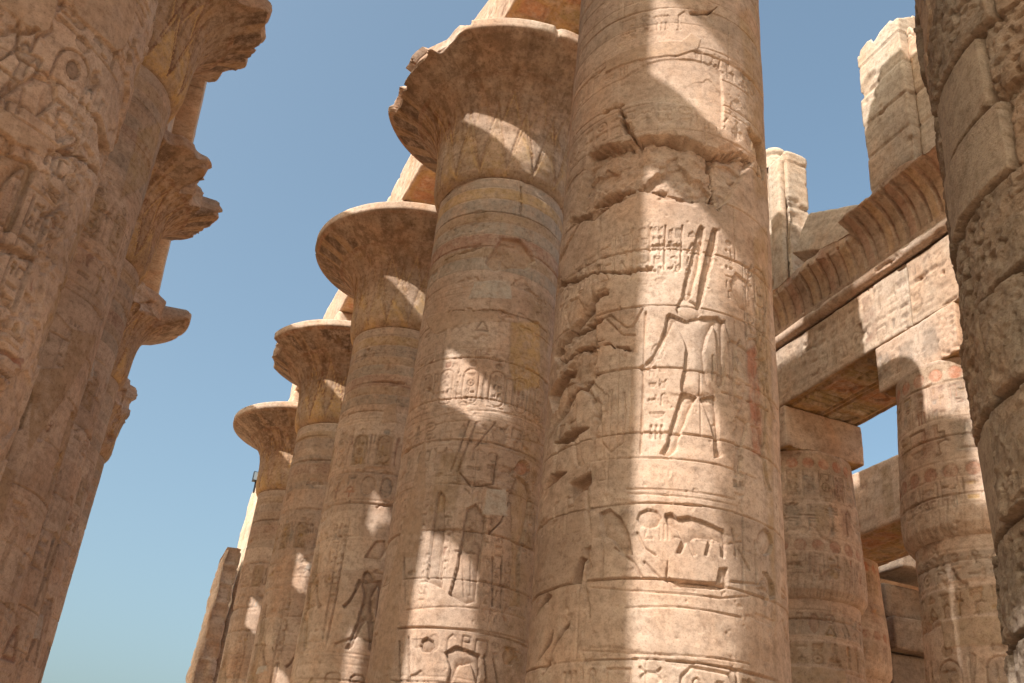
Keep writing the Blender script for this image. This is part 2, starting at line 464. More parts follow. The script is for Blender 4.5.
D={'m_fig':[[(0.541,11.028),(0.605,10.991),(0.585,10.73),(0.508,10.213),(0.448,9.922),(0.4,9.709),(0.33,9.631),(0.248,9.703),(0.281,9.933),(0.351,10.257),(0.429,10.626),(0.491,10.929)],[(0.75,11.03),(0.824,11.016),(0.808,10.79),(0.724,10.333),(0.632,9.959),(0.562,9.635),(0.507,9.503),(0.46,9.528),(0.49,9.792),(0.533,10.077),(0.616,10.52),(0.696,10.904)],[(0.066,9.393),(0.296,9.304),(0.519,9.378),(0.8,9.443),(0.905,9.386),(0.892,8.952),(0.893,8.63),(0.896,8.378),(0.805,8.292),(0.756,8.342),(0.778,8.664),(0.763,9.048),(0.734,9.292),(0.639,9.084),(0.577,8.812),(0.606,8.562),(0.665,8.322),(0.754,8.168),(0.488,8.103),(0.236,8.145),(0.235,8.256),(0.278,8.511),(0.304,8.833),(0.258,9.023),(0.148,9.264),(0.07,9.075),(-0.022,8.812),(-0.129,8.588),(-0.222,8.445),(-0.295,8.436),(-0.353,8.504),(-0.269,8.561),(-0.159,8.685),(-0.062,8.909),(0.002,9.139),(0.027,9.339)],[(0.252,8.122),(0.488,8.091),(0.376,7.843),(0.267,7.532),(0.189,7.231),(0.094,7.144),(-0.033,7.173),(0.055,7.339),(0.12,7.638),(0.183,7.883)],[(0.528,8.098),(0.748,8.154),(0.782,7.917),(0.797,7.619),(0.807,7.385),(0.842,7.252),(0.721,7.191),(0.7,7.539),(0.631,7.764),(0.574,7.935)],[(0.039,6.313),(0.132,6.343),(0.202,6.275),(0.342,6.314),(0.583,6.273),(0.838,6.196),(0.879,6.035),(0.843,5.813),(0.791,5.827),(0.783,6.016),(0.681,6.037),(0.606,5.805),(0.562,5.813),(0.622,6.027),(0.438,6.02),(0.4,5.977),(0.471,5.8),(0.415,5.784),(0.33,5.964),(0.261,5.8),(0.197,5.785),(0.265,5.981),(0.194,6.119),(0.078,6.179)],[(0.094,5.716),(0.097,5.483),(0.21,5.432),(0.726,5.474),(0.769,5.681),(0.884,5.703),(0.88,5.441),(0.776,5.395),(0.165,5.355),(0.057,5.435)],[(1.383,6.153),(1.449,6.31),(1.584,6.419),(1.73,6.393),(1.805,6.275),(1.71,6.107),(1.562,6.026),(1.437,6.04)],[(-0.846,6.373),(-0.702,6.422),(-0.528,6.268),(-0.418,6.056),(-0.352,5.752),(-0.486,5.78),(-0.631,5.957),(-0.769,6.042)],[(1.927,6.037),(2.267,6.434)],[(1.485,5.782),(1.601,5.813),(1.742,5.716),(1.789,5.537),(1.649,5.453),(1.587,5.579)]],'m_fig2':[[(0.271,9.692),(0.46,9.603),(0.519,9.492),(0.531,9.407),(0.448,9.325),(0.296,9.317),(0.215,9.363),(0.152,9.445),(0.179,9.548),(0.225,9.64)],[(-0.318,6.234),(-0.283,6.332),(-0.171,6.386),(-0.054,6.359),(0.008,6.253),(-0.027,6.149),(-0.137,6.102),(-0.25,6.131)]],'m_line':[[(-0.272,9.414),(-0.281,8.562),(-0.285,7.174)],[(-0.007,10.954),(-0.019,10.161)],[(0.251,10.967),(0.227,10.172)],[(-0.235,10.928),(-0.237,10.169)],[(0.912,9.421),(0.996,9.115),(1.101,8.985),(1.18,9.178)],[(1.49,10.634),(1.356,10.069),(1.374,9.591),(1.525,9.183),(1.442,8.368),(1.529,7.657)],[(1.852,10.755),(1.975,10.312),(1.801,9.652),(1.623,9.093),(1.75,8.365),(1.645,7.577)],[(1.595,10.651),(1.846,10.678),(1.997,10.544)],[(0.849,8.228),(1.23,8.229),(1.806,8.261)],[(-1.299,9.418),(-1.351,9.753),(-1.186,9.957),(-0.929,9.954)],[(-1.235,9.707),(-1.086,9.864),(-0.896,9.845)],[(-0.815,9.436),(-0.551,9.179),(-0.449,9.198),(-0.321,9.485)],[(-0.88,9.385),(-0.608,9.069),(-0.421,9.042)],[(-1.473,9.314),(-0.816,9.45)],[(-0.888,8.174),(-0.907,7.896),(-0.868,7.401),(-0.718,7.229),(-0.546,7.356),(-0.534,7.836),(-0.556,8.116)],[(0.711,8.776),(0.707,8.394)],[(0.322,8.771),(0.577,8.844)],[(-0.258,10.6),(-0.049,10.603)],[(0.01,10.588),(0.23,10.614)],[(-0.784,6.241),(-0.758,5.488)],[(-0.906,5.454),(-0.571,5.448)],[(-0.597,5.858),(-0.34,5.657),(-0.219,5.447)],[(-0.304,6.054),(-0.205,5.847),(-0.066,5.755)],[(-0.201,5.658),(0.007,5.455)],[(0.965,6.237),(1.001,6.06),(1.025,5.873)],[(0.933,6.036),(1.107,6.094)],[(1.068,5.979),(1.233,5.753)],[(0.935,5.525),(1.431,5.597)],[(1.348,6.169),(1.361,5.618)]],'m_crack':[[(-2.258,10.625),(-1.466,10.366),(-1.075,10.34),(-0.682,10.191),(-0.19,10.201)],[(-1.585,9.417),(-0.986,9.401)],[(-1.848,9.048),(-1.187,8.99),(-0.751,9.017),(-0.497,8.828)],[(-0.288,7.105),(0.031,7.152),(0.161,7.346)],[(-1.259,13.598),(-0.848,13.52)],[(-1.489,12.824),(-0.669,12.707),(0.021,12.758),(0.342,12.614),(0.796,12.537),(1.527,12.749)],[(-1.969,11.73),(-1.048,11.733),(-0.317,11.654),(0.185,11.562),(0.87,11.462)],[(0.766,12.461),(0.79,11.95),(0.869,11.412)],[(1.554,13.397),(1.715,13.02),(1.828,12.622)],[(0.378,15.5),(0.671,15.619),(0.862,15.896)],[(-0.876,13.447),(-0.679,12.988),(-0.501,12.665)]],'m_joint':[[(-1.035,7.145),(-0.432,7.116),(0.195,7.105),(0.797,7.107),(1.422,7.077)],[(-0.441,6.602),(0.247,6.576),(1.071,6.579)],[(-0.928,5.357),(-0.422,5.291),(0.032,5.273),(0.775,5.285),(1.221,5.399)],[(-0.414,5.072),(0.257,5.109),(1.092,5.097)],[(-0.99,4.55),(-0.396,4.505),(0.131,4.506),(0.766,4.534),(1.193,4.54)],[(-0.467,6.665),(0.293,6.655),(1.014,6.666)]],'m_slot':[[(-1.393,6.908),(-1.025,6.984),(-1.002,6.802),(-1.347,6.633)],[(-1.563,4.878),(-1.596,4.725),(-1.892,4.53)],[(-0.339,7.331),(-0.0,7.381),(0.003,7.171),(-0.26,7.108)],[(0.777,7.322),(1.062,7.499),(1.05,6.971),(0.847,6.81),(0.751,6.902)]],'m_plaster':[[(-1.214,14.767),(-0.805,14.804),(-0.279,14.817),(0.213,14.828),(0.379,15.039),(0.55,14.928),(0.492,14.688),(0.161,14.489),(-0.383,14.466),(-0.856,14.49),(-1.199,14.493)]],'m_flake':[[(-0.905,14.144),(-0.381,14.377),(0.436,14.453),(0.94,14.369),(0.996,13.782),(0.953,13.067),(0.546,13.201),(0.436,13.383),(-0.525,13.509),(-0.893,13.547)]],'m_rec':[[(-1.487,12.803),(-0.669,12.7),(0.021,12.751),(0.342,12.608),(0.796,12.537),(1.62,12.753),(0.87,11.475),(0.185,11.574),(-0.317,11.654),(-1.047,11.727),(-1.892,11.681)]],'m_rough':[[(-1.131,11.608),(-1.231,9.858),(-1.973,8.945),(-0.936,8.082),(-1.048,7.029),(-0.937,6.286),(-0.969,5.204),(-0.991,4.076)]],'m_flat':[[(-0.375,11.239),(1.254,11.484),(1.364,9.422),(1.227,7.153),(-0.293,6.941),(-0.496,8.975)]],'m_ochre':[[(1.536,11.32),(2.194,11.826),(1.74,4.328),(1.648,6.845),(1.568,8.67)],[(1.389,16.046),(2.329,17.156),(2.291,12.405),(1.653,11.977)]],'m_red':[[(1.33,9.07),(1.572,9.256),(1.609,7.501),(1.375,7.421)]],'s_fig':[[(1.06,10.105),(1.427,10.016),(1.572,9.696),(1.487,9.045),(1.335,8.295),(1.441,7.241),(1.135,7.166),(1.135,8.044),(0.971,9.195),(0.871,9.578)],[(0.983,10.24),(1.063,10.437),(1.215,10.531),(1.4,10.489),(1.452,10.335),(1.258,10.159),(1.069,10.14)],[(-0.099,8.202),(-0.053,9.096),(0.146,9.221),(0.39,8.959),(0.391,8.365),(0.368,8.021),(0.366,7.124),(0.168,7.041),(-0.219,7.196),(-0.139,7.718)],[(-0.662,9.481),(-0.564,9.356),(-0.502,8.77),(-0.375,7.326),(-0.735,7.462),(-0.765,8.28),(-0.758,8.774),(-0.733,9.381)],[(-0.701,6.133),(-0.67,6.258),(-0.561,6.314),(-0.43,6.247),(-0.384,6.108),(-0.463,5.998),(-0.616,6.01)],[(-0.174,6.025),(0.034,6.176),(0.553,6.087),(0.611,5.728),(0.545,5.458),(0.387,5.869),(0.14,5.793),(0.033,5.394),(-0.054,5.385),(-0.028,5.775)],[(1.07,6.163),(1.172,6.328),(1.409,6.362),(1.493,6.181),(1.317,5.991),(1.137,5.999)]],'s_line':[[(0.887,9.428),(0.746,8.934),(0.504,8.632)],[(-0.492,9.946),(-0.215,11.168)],[(-0.342,9.949),(-0.052,11.149)],[(-0.052,10.477),(0.382,11.196)],[(-0.287,9.899),(-0.011,9.61),(0.474,9.74),(0.51,10.433)],[(-1.416,8.044),(-1.205,7.062)],[(-0.187,8.146),(0.288,8.134)],[(-0.037,8.063),(0.116,7.09)],[(0.155,8.037),(0.254,7.108)],[(0.638,8.121),(0.726,7.096)],[(0.849,8.167),(0.92,7.089)],[(-0.042,8.997),(0.031,8.312)],[(0.167,9.023),(0.238,8.34)],[(-1.202,6.235),(-1.024,5.346)],[(-0.987,6.315),(-0.816,5.345)],[(0.651,6.086),(0.766,5.493)],[(0.862,6.034),(1.028,5.538)],[(1.79,9.458),(1.936,7.391)]],'s_joint':[[(-0.938,11.325),(0.302,11.479),(1.918,11.569)],[(-2.192,10.867),(-0.91,11.121),(-0.175,11.171),(0.68,10.907),(1.971,11.16)],[(-1.135,6.871),(-0.009,6.965),(1.672,7.036)],[(-1.317,6.516),(-0.141,6.517),(1.746,6.586)]],'s_plaster':[[(-1.258,10.955),(-1.045,9.613),(-1.03,8.002),(-1.416,8.044),(-1.278,6.513),(-1.28,5.354),(-2.217,5.442)],[(-2.08,14.288),(-0.854,14.103),(0.181,14.119),(0.286,13.828),(-0.558,13.713),(-1.464,13.58)]],'s_rec':[[(-0.301,15.449),(0.068,16.202),(0.563,16.28),(1.029,15.841),(0.814,15.507),(-0.081,15.227)]],'s_ochre':[[(0.523,13.888),(1.366,14.224),(1.57,12.553),(0.78,12.073),(0.555,12.849)]],'s_crack':[[(-1.13,14.114),(-0.206,14.097),(0.503,14.106),(1.737,14.142)],[(-1.492,15.733),(-0.389,15.926)],[(0.423,17.891),(0.517,17.006)]],'n_plaster':[[(-0.45,10.916),(0.331,11.455),(0.392,11.018),(0.371,10.776),(0.268,10.637),(0.027,10.705),(-0.18,10.761),(-0.398,10.748)],[(0.351,11.532),(1.347,12.547),(1.547,11.877),(1.499,11.524),(1.365,11.331),(0.951,11.276),(0.621,11.28)],[(0.083,9.37),(0.249,9.406),(0.577,9.362),(0.97,9.386),(0.993,9.254),(0.823,9.137),(0.529,9.062),(0.293,9.129),(0.16,9.128)]],'n_line':[[(0.04,9.925),(0.122,9.903),(0.225,9.884),(0.332,9.858),(0.381,9.804),(0.393,9.672),(0.41,9.498)],[(0.204,9.765),(0.281,9.406)],[(0.034,10.683),(0.09,10.531),(0.119,10.282),(0.191,10.175)],[(0.284,10.65),(0.285,10.419)],[(0.425,11.089),(0.651,11.048)],[(0.46,11.191),(0.651,11.192)],[(0.766,11.013),(0.991,11.025)],[(0.247,10.189),(0.478,10.182),(0.715,10.165)],[(1.168,11.08),(1.257,11.093)],[(1.548,11.452),(1.798,11.422)],[(0.962,9.486),(0.877,9.659),(0.848,9.852),(0.979,9.931),(1.124,9.93),(1.307,9.898)],[(0.976,9.452),(1.185,9.716)],[(1.029,9.328),(1.244,9.595)],[(1.219,9.729),(1.316,9.624),(1.449,9.393),(1.618,9.403)],[(1.368,10.223),(1.481,10.306),(1.688,10.256),(1.923,10.188),(2.161,10.242)],[(1.745,9.254),(1.807,9.456),(2.014,9.674)],[(1.745,9.254),(1.761,9.023),(1.77,8.76)],[(1.139,8.423),(1.33,8.619),(1.472,8.898)],[(1.103,8.767),(1.275,8.722)],[(1.151,8.818),(1.324,8.788)]],'n_fig':[[(0.894,9.735),(0.952,9.753),(1.165,9.715),(0.997,9.499)],[(1.328,9.602),(1.412,9.797),(1.727,9.803),(1.886,9.705),(1.78,9.482),(1.563,9.391),(1.443,9.419)]],'n_slot':[[(1.431,10.295),(1.588,10.334),(1.775,10.231),(2.161,10.242),(2.133,10.055),(1.981,9.875),(1.763,9.993),(1.559,10.146)]],'n_rough':[[(0.945,7.335),(1.315,7.151),(1.813,7.208),(1.763,7.8),(1.91,8.6),(2.293,9.171),(1.311,8.19),(1.366,7.182),(1.116,6.945)]],'t_plaster':[[(0.413,11.456),(0.842,11.283),(1.189,11.199),(2.072,11.534),(1.042,8.352),(0.768,9.506),(0.577,10.006),(1.215,10.319),(1.162,11.144),(0.569,11.297)]],'t_ochre':[[(1.176,16.446),(1.968,17.429),(2.284,15.863),(1.264,14.529)]],'m_hollow':[[(-1.969,11.73),(-1.402,11.718),(-1.047,11.727),(-0.746,11.703),(-0.881,11.483),(-1.227,11.362)],[(0.517,12.575),(0.884,12.569),(0.811,12.312),(0.571,12.39)],[(1.554,13.397),(1.761,13.052),(1.958,12.576),(2.239,13.056),(2.075,13.491)],[(-1.489,12.824),(-0.669,12.707),(-0.554,12.598),(-1.348,12.603)],[(-1.959,9.465),(-2.111,9.257),(-1.884,8.996)],[(-1.582,11.666),(-1.033,11.706),(-0.825,11.719),(-0.911,11.548),(-1.459,11.487),(-2.101,11.604)],[(-2.249,8.63),(-1.809,8.772),(-1.52,8.755),(-1.653,8.507),(-1.945,8.229)],[(-1.855,7.677),(-1.43,7.785),(-1.102,7.694),(-1.501,7.557)],[(-1.918,7.195),(-1.491,7.095),(-1.698,7.047),(-2.083,7.008)],[(-1.237,5.472),(-1.101,5.79),(-1.04,5.782),(-1.078,5.45)],[(-1.812,5.432),(-1.696,5.359),(-2.103,5.152)]]}

_f = [D['m_fig'][0], D['m_fig'][1], D['m_fig2'][0], D['m_fig'][2], D['m_fig'][3], D['m_fig'][4]]
_a = np.concatenate([np.array(p) for p in _f])
_uc, _z0 = 0.5 * (min(p[0] for p in _f[4]) + max(p[0] for p in _f[5])), _a[:, 1].min()
FIG = [[(p[0] - _uc, p[1] - _z0) for p in q] for q in _f]
FIG_H = _a[:, 1].max() - _z0

# ------------------------------------------------------------------ columns of the nave
ZN, ZR = 18.08, 21.6                  # neck and rim heights above the ground
def shaft_r(z): return 1.7965 - 0.00566 * (z - EYE)

def shaft(root, x, y, seed, du, dz, deco, z0=0.6, z1=ZN, zf0=2.0, rfun=shaft_r, mat='sandstone', R=1.75, half=1.62, name='shaft'):
    nc = math.atan2(-x, -y)                              # azimuth that faces the photograph's standpoint
    nf = int(2 * half * R / du) + 1
    phf = np.linspace(-half, half, nf)
    phb = np.linspace(half, 2 * math.pi - half, 42)[1:-1]
    zl = np.arange(z0, zf0, 0.25)
    zs = np.concatenate([zl, np.linspace(zf0, z1, int((z1 - zf0) / dz) + 1)])
    cv = Canvas(phf * R, zs, seed)
    deco(cv)
    ph = np.concatenate([phf, phb])
    H = np.zeros((len(zs), len(ph))); P = np.zeros((len(zs), len(ph), 4))
    H[:, :nf] = cv.H; P[:, :nf] = cv.P
    # the far side: only broad weathering, blended from both limbs
    t = (phb - half) / (2 * math.pi - 2 * half)
    H[:, nf:] = cv.H[:, -1:] * (1 - t) + cv.H[:, :1] * t
    P[:, nf:] = cv.P[:, -1:] * (1 - t)[None, :, None] + cv.P[:, :1] * t[None, :, None]
    r = rfun(zs)[:, None] + H
    a = nc - ph
    co = np.stack([r * np.sin(a), r * np.cos(a), np.broadcast_to(zs[:, None], r.shape)], -1).reshape(-1, 3)
    f = grid_faces(len(zs), len(ph), True)
    top = len(co)
    co = np.concatenate([co, [[0, 0, z1]]])
    base = (len(zs) - 1) * len(ph)
    j = np.arange(len(ph))
    ft = np.stack([base + j, base + (j + 1) % len(ph), np.full(len(ph), top)], -1)
    P = np.concatenate([P.reshape(-1, 4), np.zeros((1, 4))])
    return mesh_obj(name, co, [f, ft], mat, root, P)

CAP_PROF = [(1.66, 0.0), (1.74, 0.05), (1.84, 0.22), (1.90, 0.5), (1.92, 0.9), (1.93, 1.35), (1.97, 1.8), (2.05, 2.15), (2.22, 2.48), (2.48, 2.75), (2.82, 2.98), (3.18, 3.18), (3.46, 3.32), (3.60, 3.42), (3.63, 3.47), (3.63, 3.70)]
def capital(root, x, y, seed, nth, brk, nt=70, mat='sandstone'):
    """open papyrus bell; brk(n) gives the radius at which the rim has broken off in direction n (degrees)"""
    nc = math.atan2(-x, -y)
    pr = np.array(CAP_PROF)
    ln = np.concatenate([[0], np.cumsum(np.hypot(np.diff(pr[:, 0]), np.diff(pr[:, 1])))])
    t = np.linspace(0, ln[-1], nt)
    r = np.interp(t, ln, pr[:, 0]); z = np.interp(t, ln, pr[:, 1])
    ph = np.linspace(-math.pi, math.pi, nth + 1)[:-1]
    PH, T = np.meshgrid(ph, t / ln[-1])
    R0 = np.broadcast_to(r[:, None], PH.shape).copy(); Zz = np.broadcast_to(z[:, None], PH.shape).copy()
    cu, cz = np.cos(PH) * 3, np.sin(PH) * 3
    n_deg = np.degrees(nc - PH)
    n_deg = (n_deg + 180) % 360 - 180
    w = fbm(cu * 0.9 + T * 3, cz * 0.9 + T * 2, seed, 4)
    R0 += 0.03 * w + 0.012 * fbm(cu * 5, cz * 5 + T * 20, seed + 3, 3)
    # chips along the rim
    chip = np.maximum(0, fbm(cu * 1.3, cz * 1.3, seed + 6, 5) - 0.27) * 1.6
    R0 = np.where(T > 0.80, R0 - chip * sst(T, 0.86, 0.95), R0)
    B = brk(n_deg) + 0.16 * fbm(cu * 1.3, cz * 1.3 + T * 6, seed + 7, 4)
    c, e = chunk(PH * 3, Zz * 1.4 + 0.3 * w, 0.85, seed + 8)
    Bc = B + 0.30 * (c - 0.5) + 0.05 * fbm(cu * 5, T * 30, seed + 12, 3)
    R1 = np.where(brk(n_deg) > 3.9, R0, np.minimum(R0, Bc))
    P = np.zeros(PH.shape + (4,))
    # sepals and stems painted on the bell
    worn = 0.40 + 0.60 * sst(fbm(cu * 0.8, cz * 0.8 + T * 4, seed + 9, 4), -0.14, 0.08)
    fold = np.abs(((PH * 16 / (2 * math.pi)) % 1.0) - 0.5) * 2
    tri = (T < 0.50 * (1 - fold * 0.85)) & (T > 0.02)
    edge = np.abs(T - 0.50 * (1 - fold * 0.85)) < 0.024
    edge2 = np.abs(T - 0.38 * (1 - fold * 0.85)) < 0.012
    stem = np.abs(((PH * 48 / (2 * math.pi)) % 1.0) - 0.5) < 0.16
    cart = (np.abs(((PH * 24 / (2 * math.pi)) % 1.0) - 0.5) < 0.27) & (T > 0.70) & (T < 0.90)
    def lay(mask, colr, a):
        al = mask * worn * a
        for q in range(3): P[..., q] = P[..., q] * (1 - al) + colr[q] * al
        P[..., 3] = P[..., 3] * (1 - al) + al
    streak = sst(fbm(PH * 14, T * 1.6, seed + 14, 4), -0.04, 0.16)
    lay(np.ones(PH.shape), (0.43, 0.265, 0.145), 0.9)
    lay(streak * sst(T, 0.25, 0.6), (0.17, 0.10, 0.065), 0.9)
    lay(tri, OCHRE, 0.8); lay(stem & (T > 0.3) & (T < 0.70), (0.24, 0.15, 0.09), 0.75)
    fold2 = np.abs(((PH * 16 / (2 * math.pi) + 0.5) % 1.0) - 0.5) * 2
    for top_, wd, cl in ((0.62, 0.022, (0.24, 0.12, 0.07)), (0.56, 0.016, OCHRE)):
        lay((np.abs(T - top_ * (1 - fold2 * 0.55)) < wd) & (T < 0.66) & ~tri, cl, 0.85)
    lay((np.abs(T - 0.26 * (1 - fold * 0.85)) < 0.012), OCHRE, 0.9)
    lay((T > 0.665) & (T < 0.69), (0.25, 0.13, 0.08), 0.8)
    lay(edge | edge2, (0.22, 0.10, 0.06), 0.9); lay(cart, (0.16, 0.105, 0.075), 0.95)
    lay((T > 0.905) & (T < 0.925), RED, 0.5)
    P[..., 3] = np.where(R1 < R0 - 0.03, 0, P[..., 3])
    P[..., 3] = np.where(T > 0.94, 0, P[..., 3])
    R1 -= 0.024 * (edge | edge2 | cart) * (T < 0.93)
    a = nc - PH
    co = np.stack([R1 * np.sin(a), R1 * np.cos(a), Zz + ZN], -1).reshape(-1, 3)
    f = grid_faces(nt, nth, True)
    # flat top: an inner ring, then the centre
    rin = np.minimum(R1[-1] - 0.05, 1.2)
    rin = np.maximum(rin, 0.02)
    rmid = np.maximum(R1[-1] - 0.12, rin)
    inner = np.stack([rmid * np.sin(a[-1]), rmid * np.cos(a[-1]), np.full(nth, ZN + 3.76)], -1)
    cen = np.array([[0, 0, ZN + 3.76]])
    n0 = len(co)
    co = np.concatenate([co, inner, cen])
    j = np.arange(nth); b = (nt - 1) * nth
    f2 = np.stack([b + j, b + (j + 1) % nth, n0 + (j + 1) % nth, n0 + j], -1)
    f3 = np.stack([n0 + j, n0 + (j + 1) % nth, np.full(nth, n0 + nth)], -1)
    P = np.concatenate([P.reshape(-1, 4), np.zeros((nth + 1, 4))])
    return mesh_obj('capital', co, [f, f2, f3], mat, root, P)

# ------------------------------------------------------------------ weathered blocks
def block_mesh(size, res=0.12, seed=0, edge=0.05, rough=0.02, extra=None, chip=1.0, paintf=None):
    """a worn stone block centred on its footprint, bottom at z = 0; returns co, faces, paint"""
    sx, sy, sz = size
    nx, ny, nz = [max(2, int(round(s / res)) + 1) for s in size]
    X, Y, Z = np.linspace(-sx / 2, sx / 2, nx), np.linspace(-sy / 2, sy / 2, ny), np.linspace(0, sz, nz)
    cos, fs, nrm = [], [], []
    off = 0
    def face(A, Bv, fn, flip, n):
        nonlocal off
        aa, bb = np.meshgrid(A, Bv)
        c = fn(aa, bb).reshape(-1, 3)
        f = grid_faces(len(Bv), len(A)) + off
        if flip: f = f[:, ::-1]
        cos.append(c); fs.append(f); off += len(c)
        nrm.append(np.tile(n, (len(c), 1)))
    st = lambda a, b, c: np.stack(np.broadcast_arrays(a, b, c), -1).astype(float)
    face(X, Z, lambda a, b: st(a, np.full(a.shape, -sy / 2), b), False, (0, -1, 0))
    face(X, Z, lambda a, b: st(a, np.full(a.shape, sy / 2), b), True, (0, 1, 0))
    face(Y, Z, lambda a, b: st(np.full(a.shape, sx / 2), a, b), False, (1, 0, 0))
    face(Y, Z, lambda a, b: st(np.full(a.shape, -sx / 2), a, b), True, (-1, 0, 0))
    face(X, Y, lambda a, b: st(a, b, np.full(a.shape, sz)), False, (0, 0, 1))
    face(X, Y, lambda a, b: st(a, b, np.zeros(a.shape)), True, (0, 0, -1))
    co = np.concatenate(cos); F = np.concatenate(fs); N = np.concatenate(nrm).astype(float)
    P = np.zeros((len(co), 4))
    ofs = np.zeros(len(co))
    if extra is not None:
        ofs, P = extra(co, N, P)
    # weld the shared rims
    key = np.round(co * 2000).astype(np.int64)
    _, idx, inv = np.unique(key, axis=0, return_index=True, return_inverse=True)
    inv = inv.ravel()
    nsum = np.zeros((len(idx), 3)); np.add.at(nsum, inv, N)
    osum = np.zeros(len(idx)); np.add.at(osum, inv, ofs); cnt = np.bincount(inv)
    co2 = co[idx]; P2 = P[idx]
    nn = nsum / np.linalg.norm(nsum, axis=1, keepdims=True)
    ctr = np.array([0, 0, sz / 2]); half = np.array([sx, sy, sz]) / 2
    q = co2 - ctr
    ev = edge * (0.5 + chip * 2.6 * np.clip(n3(co2 * 1.3 + seed * 3.1, seed, 4) + 0.25, 0, 1.2))
    inner = np.clip(q, -(half[None] - ev[:, None]), half[None] - ev[:, None])
    d = q - inner
    L = np.linalg.norm(d, axis=1, keepdims=True)
    q2 = np.where(L > 1e-9, inner + d / np.maximum(L, 1e-9) * np.minimum(L, ev[:, None]), q)
    q2 = q2 + nn * (rough * 2.0 * n3(co2 * 0.9 + seed, seed + 1, 3) + rough * 0.8 * n3(co2 * 6 + seed, seed + 2, 3) + osum / cnt)[:, None]
    return q2 + ctr, inv[F], P2

def block(name, size, loc, seed=0, rot=(0, 0, 0), mat='sandstone', parent=None, label=None, cat='stone block', group=None, **kw):
    co, F, P = block_mesh(size, seed=seed, **kw)
    o = mesh_obj(name, co, F, mat, parent, P, smooth=True, loc=loc)
    o.rotation_euler = rot
    if label: tag(o, label, cat, group)
    return o

def face_canvas(axis, us, zs, seed, draw, other_axis=None):
    """carve a canvas on one face of a block: axis is the outward normal; returns an extra() for block_mesh"""
    cv = Canvas(us, zs, seed); draw(cv)
    def look(u, v):
        j = np.clip(np.searchsorted(us, u), 0, len(us) - 1); i = np.clip(np.searchsorted(zs, v), 0, len(zs) - 1)
        return cv.H[i, j], cv.P[i, j]
    return look

# ------------------------------------------------------------------ generic carved decoration
def paint_neck(cv, z1=ZN, a=0.55):
    z = z1; cols = [GREY, OCHRE, BLUE, OCHRE, GREY, RED, OCHRE, GREY]
    for k, c in enumerate(cols):
        h = 0.30 + 0.06 * ((k * 7) % 3)
        cv.hband(z - h, z - 0.02, c, a * (0.6 + 0.4 * ((k * 5) % 3) / 2)); cv.hline(z - h, 0.010, 0.012)
        z -= h
    return z

def registers(cv, shift=0.0, a=0.5, seed=0):
    rg = cv.rng
    cv.tint = 0.75
    z = paint_neck(cv, a=a)
    u0, u1 = cv.us[0], cv.us[-1]
    def s(v): return v + shift
    # leaf row
    for k in range(24):
        u = u0 + (u1 - u0) * k / 24
        cv.line([(u, s(14.75)), (u + 0.10, s(15.3))], 0.012, 0.012)
    cv.hline(s(14.65)); cv.hline(s(14.55))
    u = u0 + rg.uniform(0, 0.5)
    while u < u1 - 0.5:
        cv.cartouche(u, s(13.15), 0.42, 0.92, 0.034)
        if rg.random() < 0.6: cv.paint([(u - .04, s(13.1)), (u + .46, s(13.1)), (u + .46, s(14.1)), (u - .04, s(14.1))], OCHRE, 0.45)
        cv.glyph(rg.randrange(23), u + 0.48, s(13.15), 0.22, 0.95, 0.028)
        u += 0.80
    cv.hline(s(13.0)); cv.hline(s(12.9))
    cv.textrow(u0, u1, s(12.05), s(12.75), 0.032); cv.hline(s(11.95), 0.016, 0.02); cv.hline(s(11.85))
    cv.hband(s(11.6), s(11.85), RED, 0.25 * a)
    # main scene
    u = u0 + rg.uniform(-0.2, 0.6)
    k = 0
    while u < u1 - 0.3:
        mir = 1 if k % 2 else -1
        cv.figure(u + 0.7, s(7.5), 3.5, mir, 0.075, k % 3)
        if rg.random() < 0.5: cv.paint([(u + .3, s(7.6)), (u + 1.1, s(7.6)), (u + 1.0, s(10.4)), (u + .4, s(10.4))], [OCHRE, RED][k % 2], 0.3)
        for q in range(2):
            cv.textcol(u + 1.35 + 0.27 * q, u + 1.60 + 0.27 * q, s(9.3 - q * .5), s(11.2), 0.030)
        u += 2.05; k += 1
    cv.hline(s(7.4), 0.016, 0.02); cv.hline(s(7.28)); cv.hline(s(7.1))
    cv.textrow(u0, u1, s(6.0), s(6.9), 0.042); cv.hline(s(5.85)); cv.hline(s(5.7))
    u = u0
    while u < u1:
        cv.cartouche(u, s(4.5), 0.45, 0.95, 0.018, False); cv.glyph(rg.randrange(23), u + .5, s(4.6), .3, .8); u += 0.95
    cv.hline(s(4.35)); cv.hline(s(4.2))
    for k in range(9):
        u = u0 + (u1 - u0) * k / 8
        for q in range(3): cv.line([(u - .36 + q * .08, s(1.5)), (u - .15 + q * .05, s(3.2)), (u, s(4.0) - q * .3), (u + .15 - q * .05, s(3.2)), (u + .36 - q * .08, s(1.5))], 0.012, 0.028)

